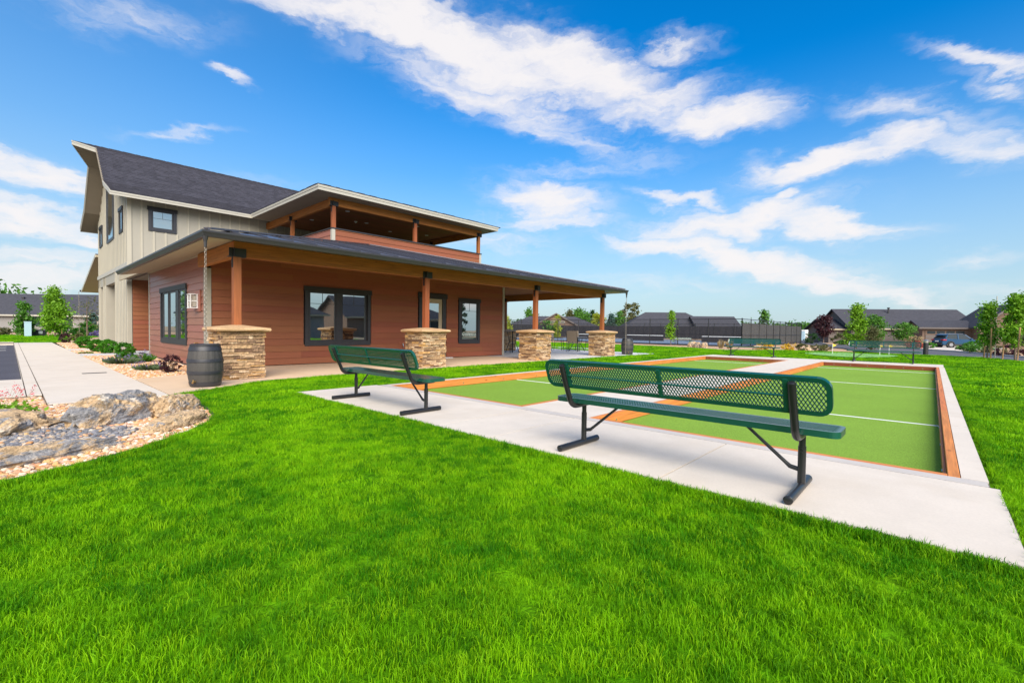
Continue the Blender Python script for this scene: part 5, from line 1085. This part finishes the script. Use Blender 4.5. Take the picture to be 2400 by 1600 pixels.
# ------------------------------------------------------------------ pickleball courts and their fence
FX0, FX1, FY0, FY1, FH = 53.6, 83.0, 15.6, 58.0, 3.05; FZ = -.47
sheet('pickleball_court', 'court_blue', rect(FX0+.1, FX1-.1, FY0+.1, FY1-.1), z=FZ, dz=.03)
mb = MB()
for y in (19, 25.1, 31, 37.1, 43, 49.1): mb.box(FX0+5, FX1-5, y, y+.06, FZ+.034, FZ+.038)
mb.build('court_line', 'paint_white', kind='structure')
fc = thing('court_fence', 'tall black chain link fence with dark windscreens round the pickleball courts', 'fence', (FX0, FY0, FZ)); FO = (-FX0, -FY0, -FZ)
def fence_run(a, b, n, panel, pm, z1=2.55, rails=(0.08, 1.25, FH-.04), skip=False):
    a, b = Vector((*a, FZ)), Vector((*b, FZ))
    for i in range(n+1):
        p = a.lerp(b, i/n); MB().tube([p, p+Vector((0, 0, FH+.05))], .060 if i in (0, n) else .048, 7).build('fence_post', 'steel_black', fc, loc=FO)
    for z in rails: MB().tube([a+Vector((0, 0, z)), b+Vector((0, 0, z))], .034, 6).build('rail', 'steel_black', fc, loc=FO)
    for i in range(n):
        p, q = a.lerp(b, i/n), a.lerp(b, (i+1)/n); d = (q-p).normalized(); nn = Vector((-d.y, d.x, 0))*.02
        MB().add([p+Vector((0, 0, .08)), q+Vector((0, 0, .08)), q+Vector((0, 0, FH-.05)), p+Vector((0, 0, FH-.05))], [(0, 1, 2, 3)]).build('chain_link', 'chain_link', fc, loc=FO)
        if panel:
            k = 9; mb = MB(); vs = []
            for j in range(k+1):
                t = p.lerp(q, j/k); w_ = nn*(1+1.2*math.sin(j*1.9+i)); vs += [t+w_+Vector((0, 0, .25)), t+w_*.6+Vector((0, 0, z1+.02*math.sin(j*2.3)))]
            mb.add(vs, [(2*j, 2*j+2, 2*j+3, 2*j+1) for j in range(k)]).build('windscreen', pm, fc, loc=FO)
fence_run((FX0, FY0), (FX0, FY1), 12, False, 'screen'); fence_run((FX0, FY0), (FX1, FY0), 9, True, 'screen_lit'); fence_run((FX1, FY0), (FX1, FY1), 13, True, 'screen', rails=(.08, FH-.04)); fence_run((FX0, FY1), (FX1, FY1), 8, True, 'screen', rails=(.08, FH-.04))
def net(x, y0, y1, label):
    rt = thing('court_net', label, 'net', (x, y0, FZ+.03), 0, 'pickleball nets'); MB().box(-.02, .02, 0, y1-y0, .05, .84).build('netting', 'screen', rt); MB().box(-.03, .03, 0, y1-y0, .84, .93).build('tape', 'white', rt)
    for y in (0, y1-y0): MB().tube([(0, y, 0), (0, y, .95)], .04, 8).build('net_post', 'steel_black', rt)
net(68, 19, 25.2, 'pickleball net at the right, its white tape behind the far bench'); net(68, 31, 37.2, 'pickleball net in the middle court behind the rain barrel'); net(68, 43, 49.2, 'pickleball net at the left seen through the porch')

# ------------------------------------------------------------------ trees and shrubs beyond the courts
tree('conical green tree seen through the porch left of the middle post', 90, 77, 6.6, 1.7, 'cone', 'leaf_green', 2200, .26, .1, .08, 40, .2)
tree('round yellow green tree beside the clubhouse corner trim', 60.5, 57.5, 3.8, 1.3, 'round', 'leaf_yellow', 1500, .14, .1, .05, 30, .2)
tree('narrow golden columnar tree in front of the brown gable', 71, 53.5, 4.5, .6, 'column', 'leaf_yellow', 1500, .13, .08, .05, 34, .3)
tree('low rounded green tree left of the golden column', 74, 58.0, 3.2, 2.0, 'round', 'leaf_green', 1500, .2, .08, .05, 34, .2)
tree('broad mid green tree behind the courts near the brown roof', 118, 80, 7.4, 3.2, 'round', 'leaf_green', 3000, .35, .1, .15, 60, .2); tree('olive pine left of the broad green tree', 112, 80, 7.4, 1.7, 'cone', 'leaf_olive', 1400, .3, .1, .1, 34, .25)
tree('slim dark cypress rising behind the courts', 104, 67, 7.0, .75, 'column', 'leaf_dark', 1500, .22, .05, .08, 40, .25)
tree('rounded golden tree left of the last porch post', 98, 61.5, 5.4, 1.5, 'round', 'leaf_yellow', 1900, .24, .08, .08, 40, .2)
tree('blue green tree right of the last porch post', 112, 66, 5.9, 1.7, 'cone', 'leaf_blue', 1700, .28, .08, .1, 36, .2); tree('pale green tree between the blue one and the tall pine', 115, 65, 6.4, 1.7, 'round', 'leaf_green', 1500, .28, .08, .1, 36, .2)
tree('tall sparse pine with gaps, above the grey roof', 122, 65.3, 9.6, 2.6, 'round', 'leaf_olive', 1500, .34, .25, .15, 34, .16, name='pine_tree'); tree('small ragged pine left of the tall one', 118, 66.5, 7.2, 1.6, 'round', 'leaf_olive', 700, .3, .3, .12, 22, .18, name='pine_tree')
tree('slim young green tree standing by the court fence', 52, 22.8, 3.9, .62, 'cone', 'leaf_bright', 1500, .10, .15, .04, 36, .25)
tree('green tree showing above the grey windscreen', 94, 23.6, 5.6, 1.2, 'cone', 'leaf_green', 1400, .2, .2, .08, 34, .25)
tree('dark purple leaved tree at the left end of the long taupe house', 86.5, 13.2, 4.2, 1.2, 'round', 'leaf_purple', 2600, .14, .28, .07, 56, .2, name='plum_tree')
tree('bright green tree with pointed top, left one in front of the long taupe house', 60, 6.25, 4.4, 1.1, 'cone', 'leaf_bright', 3600, .13, .12, .05, 60, .2, name='maple_tree')
tree('darker green tree just right of the pointed one', 74, 5.9, 3.9, 1.15, 'round', 'leaf_green', 2400, .14, .22, .05, 50, .2)
tree('small rounded locust tree before the middle of the taupe house', 78, 3.2, 2.9, 1.3, 'round', 'leaf_green', 1700, .13, .35, .05, 40, .2)
tree('yellow green pointed conifer by the street between the two maples', 56, 4.65, 2.2, .85, 'cone', 'leaf_olive', 1800, .08, .02, .05, 44, .2, name='conifer')
tree('staked young tree, left one of the pair at the right edge', 31.6, -1.75, 2.5, .40, 'cone', 'leaf_bright', 2600, .06, .28, .03, 50, .28, stakes=2, name='maple_tree')
tree('tall bright green staked tree at the right edge of the lawn', 31.0, -2.60, 2.85, .52, 'cone', 'leaf_bright', 5200, .065, .26, .035, 80, .24, stakes=2, name='maple_tree')
tree('small staked sapling low at the right edge', 29.8, -2.95, 1.3, .28, 'round', 'leaf_olive', 420, .05, .45, .02, 20, .3, stakes=1, name='sapling')
MBp = MB().tube([(0, 0, -.1), (0, 0, 3.0)], .02, 6); tag(MBp.build('pole', 'white_trim', loc=(31.9, -2.02, -.05)), 'thin white pole standing between the two staked trees at right', 'pole')
SG = 'shrubs along the far street'
for x, y, r_, h_, lf, lb, sz in ((83, 14.2, 1.1, 1.5, 'leaf_dark', 'dark green shrub below the purple leaved tree', .12), (80, 10.2, 1.1, 1.5, 'leaf_olive', 'olive shrub at the left corner of the long taupe house', .12), (80, 7.8, 1.0, 1.4, 'straw', 'straw coloured grass clump left of the pointed green tree', .12), (77, 9.6, .7, .6, 'leaf_green', 'low green shrub by the street kerb', .1),
    (70, 1.9, 1.0, 1.3, 'straw', 'tall plumed straw grass behind the far right bench', .1), (69, 2.0, .9, .8, 'leaf_red', 'dark red shrub below the plumed grass', .1), (60, -2.1, .85, .65, 'leaf_green', 'green mounded shrub right of the car', .08), (57, -2.7, .9, .7, 'leaf_green', 'second green mounded shrub in the right bed', .08), (55, -3.4, .8, .75, 'leaf_olive', 'yellow green shrub in the right bed', .08), (52, -4.1, 1.1, .8, 'leaf_purple', 'dark red shrub behind the staked trees', .08), (74, -2.9, .9, .8, 'leaf_shrub', 'green shrub between the driveway and the right house', .09), (72, .9, .8, .6, 'leaf_shrub', 'green shrub at the end of the driveway', .08)):
    shrub(lb, x, y, r_, h_, lf, 900, sz, group=SG, clumps=24)
YS_ = 'yellow flowering shrubs in the far gravel bed'
for x, y, lb in ((41, 10.2, 'yellow flowered shrub under the left part of the far bench'), (43, 8.9, 'yellow flowered shrub behind the middle of the far bench'), (44.5, 8.3, 'yellow green shrub behind the right leg of the far bench'), (47, 7.6, 'rounded yellow green shrub beside the fence end'), (50, 7.5, 'smaller yellow green shrub at the right end of the gravel')):
    shrub(lb, x, y, .62, .5, 'leaf_olive' if x > 44 else 'petal_yellow', 700, .06, group=YS_, clumps=22)
for i, (x, y) in enumerate(((44, 17.2), (40.5, 13.4), (41, 12.9))): spiky(['tall green and tan grass tuft beside the light boulders', 'left one of two thin upright grasses by the fence', 'right one of two thin upright grasses by the fence'][i], x, y, .3, 1.1 if i else .9, 'straw' if i else 'leaf_green', n=90, name='ornamental_grass')
for i, (x, y, lx, h_, lb) in enumerate(((42.6, 16.6, 1.4, .62, 'pale tan boulder, left one of the far pair by the courts'), (41.8, 15.3, 1.0, .55, 'pale tan boulder, right one of the far pair by the courts'), (42.0, 15.9, .6, .6, 'grey stone between the two far pale boulders'), (42, 10.9, 1.0, .4, 'low grey boulder behind the far bench'), (46, 8.3, 1.2, .4, 'low boulder by the yellow shrubs'), (48.5, 7.8, .9, .35, 'rounded boulder at the end of the grey windscreen'), (52, 7.9, .9, .4, 'small boulder at the right end of the far gravel'))):
    boulder(lb, x, y, lx, lx*.6, h_, 40*i, 20+i, group='boulders in the far gravel bed')
# distance: dry field, far trees and a few parked things seen in the gap
tag(MB().add(*(lambda P: ([p for p in P], [(0, 1, 2, 3)]))([(120, 40, -.5), (420, 40, -.5), (420, -60, -.5), (120, -60, -.5)])).build('field', 'field', kind='structure'), None)
p = crown_points(5200, 'round', 6.5, 60, 150, 1.8); p[:, 0] *= .12; p[:, 2] *= 1.0
mb = MB(); cards(mb, p+np.array([0, 0, 1]), .9); o = mb.build('distant_trees', 'leaf_green', kind='stuff'); o.location = (330, 50, -1)
p = crown_points(5200, 'round', 6.5, 70, 150, 1.8); p[:, 1] *= .12
mb = MB(); cards(mb, p+np.array([0, 0, 1]), .9); o = mb.build('distant_trees', 'leaf_dark', kind='stuff'); o.location = (230, 150, -1); o.rotation_euler = (0, 0, R(-45))
rt = thing('portable_toilet', 'small blue and white portable toilet far off right of the fence', 'portable toilet', (122, 22.8, -.5)); MB().box(-.6, .6, -.6, .6, 0, 2.1).build('cabin', 'utility', rt); MB().box(-.65, .65, -.65, .65, 2.1, 2.35).build('roof', 'white', rt)
def van(label, loc, rz_):
    rt = thing('parked_trailer', label, 'trailer', loc, rz_, 'white trailers parked in the distance'); MB().prism([(-3, .5), (3, .5), (3, 2.4), (2.7, 2.7), (-2.8, 2.7), (-3, 2.3)], 1, -1.1, 1.1).build('body', 'white', rt); MB().box(-1.5, 1, -1.12, -1.105, 1.5, 2.1).build('window', 'glass_far', rt)
    for x in (-.5, .5): MB().tube([(x, -1.05, .4), (x, -.8, .4)], .38, 14).build('wheel', 'tyre', rt)
van('white trailer parked far off beyond the fence', (172, 28.4, -.5), 1.9); van('second white trailer farther right in the gap', (165, 24.0, -.5), 1.6)

# ------------------------------------------------------------------ putting flags, bollard
for i, (x, y, lb) in enumerate(((29.6, 4.1, 'yellow flag on a white pin, leftmost on the putting green'), (29.9, 2.15, 'yellow flag on a white pin, middle one behind the far right bench'), (30.9, 1.85, 'yellow flag on a white pin, rightmost behind the far right bench'))):
    rt = thing('golf_flag', lb, 'flag', (x, y, .01), R(-50), 'putting green flags'); MB().tube([(0, 0, 0), (0, 0, .50)], .010, 6).build('pin', 'white', rt); MB().add([(0, 0, .52), (.21, .01, .44), (0, 0, .35), (0, .008, .52), (.21, .018, .44), (0, .008, .35)], [(0, 1, 2), (5, 4, 3), (0, 3, 4, 1), (1, 4, 5, 2)]).build('flag', 'yellow', rt)
rt = thing('light_bollard', 'short black light bollard with a pale cap at the lawn edge by the driveway', 'bollard', (39.2, .55, gz(39.2, 0))); MB().lathe([(.13, 0), (.13, .78)], 20).build('post', 'plastic_black', rt, smooth=True); MB().lathe([(.11, .78), (.11, .86)], 20).build('lens', 'white_trim', rt); MB().lathe([(.135, .86), (.135, .92), (.05, .95)], 20).build('cap', 'chrome', rt, smooth=True)

# ------------------------------------------------------------------ car
def car(loc, rz_):
    rt = thing('parked_car', 'blue crossover car parked on the driveway of the long taupe house', 'car', loc, rz_)
    W2 = .92
    prof = [(-2.25, .45), (-2.28, .62), (-2.22, .95), (-2.12, 1.08), (-1.0, 1.06), (0.2, 1.03), (1.15, 1.00), (1.95, .86), (2.22, .72), (2.27, .50), (2.20, .30), (-2.15, .30)]
    def wy(x): return W2*(1-.10*max(0, (abs(x)-1.5)/.8)**2)
    mb = MB(); n = len(prof); secs = [(-1, .90), (-.97, 1), (.97, 1), (1, .90)]; vs = []
    for s, k in ((-1, .965), (-.93, 1.0), (.93, 1.0), (1, .965)):
        vs += [(x*k, s*wy(x), .62+(z-.62)*(k if abs(s) == 1 else 1)) for x, z in prof]
    fs = [tuple(range(n))[::-1], tuple(range(3*n, 4*n))]+[(j*n+i, j*n+(i+1) % n, (j+1)*n+(i+1) % n, (j+1)*n+i) for j in range(3) for i in range(n)]
    mb.add(vs, [f[::-1] for f in fs]).build('body', 'car_blue', rt, smooth=True, bevel=.02)
    low = [(-2.06, 1.07), (-1.78, 1.45), (-1.45, 1.60), (.05, 1.62), (.45, 1.55), (1.28, 1.0)]; gb = MB(); vs = []
    for s in (-1, 1): vs += [(x, s*(W2-.06-.24*max(0, (z-1.0)/.62)), z) for x, z in low]
    m = len(low); gb.add(vs, [tuple(range(m)), tuple(range(m, 2*m))[::-1]]+[(i, m+i, m+(i+1) % m, (i+1) % m) for i in range(m)]).build('windows', 'glass_far', rt)
    rf = MB(); rp = [(-2.0, 1.44), (-1.5, 1.615), (.05, 1.645), (.50, 1.55)]; vs = []
    for s in (-1, 1): vs += [(x, s*(W2-.06-.245*max(0, (z-1.0)/.62)+.01), z+d) for d in (.0, .035) for x, z in rp]
    rf.add(vs, [(0, 1, 9, 8), (1, 2, 10, 9), (2, 3, 11, 10), (4, 12, 13, 5), (5, 13, 14, 6), (6, 14, 15, 7), (0, 4, 5, 1), (1, 5, 6, 2), (2, 6, 7, 3), (8, 9, 13, 12), (9, 10, 14, 13), (10, 11, 15, 14), (0, 8, 12, 4), (3, 7, 15, 11)]).build('roof', 'car_blue', rt, smooth=True)
    for s in (-1, 1):
        pl = MB()
        for (x, z), (x2, z2) in (((-1.95, 1.08), (-1.62, 1.52)), ((-.55, 1.05), (-.45, 1.61)), ((.98, 1.03), (.40, 1.57))): pl.bar((x, s*(W2-.05), z), (x2, s*(W2-.06-.24*(z2-1)/.62+.012), z2), .10, .05, (0, s, 0))
        pl.build('pillar', 'car_blue', rt)
        MB().tube([(-1.5, s*.62, 1.67), (-1.4, s*.62, 1.70), (.1, s*.62, 1.69), (.2, s*.62, 1.65)], .018, 6).build('roof_rail', 'rim', rt)
        MB().box(.75, .95, *sorted((s*.93, s*1.08)), 1.02, 1.16).build('mirror', 'car_blue', rt, bevel=.03)
        MB().box(-2.27, -1.88, *sorted((s*.50, s*.925)), .86, .99).build('tail_light', 'lamp_red', rt, bevel=.02)
        MB().box(-1.9, 1.9, *sorted((s*.90, s*.945)), .26, .44).build('cladding', 'plastic_black', rt)
        for x in (-1.38, 1.36):
            MB().tube([(x, s*.70, .36), (x, s*.95, .36)], .43, 24).build('wheel_arch', 'plastic_black', rt)
            wl = MB().tube([(x, s*.74, .36), (x, s*.955, .36)], .355, 28).build('wheel', 'tyre', rt, smooth=True); rm = MB().tube([(x, s*.90, .36), (x, s*.958, .36)], .20, 20)
            for k in range(5): a = k*2*PI/5; rm.bar((x, s*.957, .36), (x+.24*math.cos(a), s*.957, .36+.24*math.sin(a)), .06, .03, (0, 1, 0))
            rm.build('rim', 'rim', wl)
    MB().box(-2.31, -2.275, -.7, .7, .34, .58).build('bumper', 'plastic_black', rt); MB().box(-2.30, -2.278, -.26, .26, .70, .84).build('number_plate', 'white', rt)
    MB().add([(-2.10, -.68, 1.09), (-2.10, .68, 1.09), (-1.82, .56, 1.45), (-1.82, -.56, 1.45), (-2.06, -.68, 1.09), (-2.06, .68, 1.09), (-1.80, .56, 1.44), (-1.80, -.56, 1.44)], [(0, 3, 2, 1), (4, 5, 6, 7), (0, 1, 5, 4), (2, 3, 7, 6)]).build('rear_window', 'glass_far', rt)
    MB().prism([(-2.05, 1.50), (-1.7, 1.60), (-1.7, 1.64), (-2.0, 1.56)], 1, -.55, .55).build('spoiler', 'car_blue', rt)
car((78.6, -1.7, gz(78, 0)+.02), R(-52))

# ------------------------------------------------------------------ patio furniture
def chair(label, bar=False):
    rt = thing('patio_chair' if not bar else 'bar_chair', label, 'chair', group='sling chairs round the patio tables' if not bar else 'dark tall chairs by the bar table')
    h = .43 if not bar else .72; w_ = .27
    for s in (-1, 1):
        for x, t in ((-.22, -.27), (.24, .27)): MB().tube([(x, s*w_, h), (t, s*w_, 0)], .014, 6).build('leg', 'steel_black', rt)
        MB().tube([(-.24, s*w_, h), (-.34, s*w_, h+.58)], .013, 6).tube([(-.28, s*w_, h+.22), (.22, s*w_, h+.24), (.24, s*w_, h)], .013, 6).build('arm', 'steel_black', rt)
    MB().hexa([(-.22, -w_, h-.01), (.24, -w_, h-.01), (.24, w_, h-.01), (-.22, w_, h-.01), (-.22, -w_, h+.005), (.24, -w_, h+.012), (.24, w_, h+.012), (-.22, w_, h+.005)]).build('seat', 'sling', rt)
    MB().hexa([(-.25, -w_, h+.06), (-.24, -w_, h+.06), (-.24, w_, h+.06), (-.25, w_, h+.06), (-.345, -w_, h+.60), (-.335, -w_, h+.60), (-.335, w_, h+.60), (-.345, w_, h+.60)]).build('backrest', 'sling' if not bar else 'screen', rt)
    return rt
def table(label, loc, r_, h, nm='patio_table'):
    rt = thing(nm, label, 'table', loc); MB().lathe([(r_-.02, h-.02), (r_, h-.01), (r_-.01, h)], 32).build('tabletop', 'table_top', rt)
    for k in range(4): a = k*PI/2+PI/4; MB().tube([(r_*.55*math.cos(a), r_*.55*math.sin(a), h-.02), (r_*.35*math.cos(a), r_*.35*math.sin(a), h*.5), (r_*.75*math.cos(a), r_*.75*math.sin(a), 0)], .02, 6).build('leg', 'steel_black', rt)
    return rt
table('dark round patio table framed between the two far piers', (19.9, 13.75, 0), .55, .72)
c0 = chair('tan sling chair seen from behind, between the two far piers'); c0.location = (19.15, 13.45, 0); c0.rotation_euler = (0, 0, R(22))
for (x, y, a, lb) in ((19.6, 14.75, -65, 'tan sling chair in side view, left one by the round table'), (20.65, 13.3, 150, 'tan sling chair on the far side of the round table'), (20.5, 14.4, 215, 'tan sling chair behind the round table, farthest from the camera')):
    c = copy_tree(c0); c.location = (x, y, 0); c.rotation_euler = (0, 0, R(a)); c['label'] = lb
table('dark bar height table behind the third pier, against the light', (15.9, 14.6, 0), .42, 1.0, 'bar_table')
k0 = chair('black bar chair right of the bar table, behind the third pier', True); k0.location = (16.4, 14.0, 0); k0.rotation_euler = (0, 0, R(120))
k1 = copy_tree(k0); k1.location = (15.2, 14.6, 0); k1.rotation_euler = (0, 0, R(10)); k1['label'] = 'black bar chair left of the bar table, beside the wall corner'

# ------------------------------------------------------------------ grass
def tuft(nb, rad, h, w_, seed):
    rnd = random.Random(seed); mb = MB()
    for i in range(nb):
        a = rnd.uniform(0, 2*PI); q = rad*math.sqrt(rnd.random()); x, y = q*math.cos(a), q*math.sin(a); hh = h*rnd.uniform(.55, 1.15); b = rnd.uniform(0, 2*PI); bend = hh*rnd.uniform(.1, .75); dx, dy = math.cos(b)*bend, math.sin(b)*bend; f = rnd.uniform(0, PI); cx, cy = math.cos(f)*w_/2, math.sin(f)*w_/2
        mb.add([(x-cx, y-cy, -.01), (x+cx, y+cy, -.01), (x+dx*.35+cx*.85, y+dy*.35+cy*.85, hh*.6), (x+dx*.35-cx*.85, y+dy*.35-cy*.85, hh*.6), (x+dx, y+dy, hh*(1-.25*bend/hh))], [(0, 1, 2, 3), (3, 2, 4)])
    return mb
T1 = [src('tuft_shape', tuft(46, .052, .036, .0029, i), 'blade') for i in range(6)]
T2 = [src('tuft_shape', tuft(84, .14, .037, .0062, i+20), 'blade') for i in range(5)]
T3 = [src('tuft_shape', tuft(80, .24, .042, .017, i+40), 'blade') for i in range(5)]
def frustum(x, y, m_=.12):       # generous wedge in front of the camera
    a = np.arctan2(y, x)-YAW; return np.abs(a) < (.93+m_)
def grass(name, poly, rmin, rmax, dens, srcs, holes=(), seed=1, near_edge=0.0):
    g_ = np.random.default_rng(seed); a0_, a1_ = YAW-1.02, YAW+1.02; area = (rmax**2-rmin**2)*(a1_-a0_)/2; n = int(area*dens)
    r_ = np.sqrt(g_.uniform(rmin**2, rmax**2, n)); a = g_.uniform(a0_, a1_, n); x, y = r_*np.cos(a), r_*np.sin(a)
    ok = inpoly(x, y, poly)
    for h in holes: ok &= ~inpoly(x, y, h)
    x, y = x[ok], y[ok]; n = len(x)
    z = np.array([gz(p, 0) for p in x])-.035; s = g_.uniform(.75, 1.25, n)
    # slow undulations of height and thickness so the lawn reads as mown turf, not as fur
    hv = np.array([1+.34*mnoise.noise(Vector((p*1.6, q*1.6, 0)))+.22*mnoise.noise(Vector((p*5, q*5, 3))) for p, q in zip(x, y)])
    return scatter(name, np.stack([x, y, z], 1), np.stack([g_.uniform(-.12, .12, n), g_.uniform(-.12, .12, n), g_.uniform(0, 6.28, n)], 1), np.stack([s, s, s*hv], 1), g_.integers(0, len(srcs), n), srcs)
PADH = [(3.12, -.38), (4.7, -.37), (22.6, -.20), (22.8, 7.94), (3.12, 7.72)]
grass('grass', LAWN, .9, 5.5, 460, T1, [PADH], 1); grass('grass', LAWN, 5.5, 12, 95, T2, [[(3.02, -.50), (22.6, -.34), (22.8, 8.04), (3.02, 7.84)]], 2); grass('grass', LAWN, 5.2, 12, 60, T1, [PADH], 7); grass('grass', LAWN, 12, 46, 15, T3, [[(2.9, -.62), (22.9, -.46), (23.1, 8.2), (2.9, 7.95)]], 3); grass('grass', LAWN, 12, 26, 26, T1, [PADH], 8)
grass('grass', LAWN2, 36, 64, 8, T3, [], 4)

def edge_grass(name, path, n, off, srcs, seed, sc_=1.15):       # the ragged fringe that leans over the concrete
    g_ = np.random.default_rng(seed); P = [Vector(p) for p in path]; L_ = [(b-a).length for a, b in zip(P, P[1:])]; tot = sum(L_); pts = []
    for i in range(n):
        t = g_.uniform(0, tot); k = 0
        while t > L_[k] and k < len(L_)-1: t -= L_[k]; k += 1
        a, b = P[k], P[k+1]; d = (b-a).normalized(); nn = Vector((-d.y, d.x)); q = a+d*t+nn*(off+abs(g_.normal())*.02); pts.append((q.x, q.y, gz(q.x, 0)-.025))
    s_ = g_.uniform(.7, 1.35, n)*sc_
    scatter(name, pts, np.stack([g_.uniform(-.3, .3, n), g_.uniform(-.3, .3, n), g_.uniform(0, 6.28, n)], 1), np.stack([s_*.8, s_*.8, s_], 1), g_.integers(0, len(srcs), n), srcs)
edge_grass('grass', [(3.13, -.37), (3.13, 7.70)], 1500, .02, T1, 11); edge_grass('grass', [(14, -.28), (3.13, -.37)], 1100, .02, T1, 12); edge_grass('grass', [(3.13, 7.70), (12, 7.80)], 700, .03, T1, 13)
edge_grass('grass', [(18.6, 9.93), (5, 9.88), (3.2, 9.57), (2.4, 9.0), (1.72, 8.62)][::1], 1500, .0, T1, 14); edge_grass('grass', BED1[1:12], 900, .03, T1, 15)
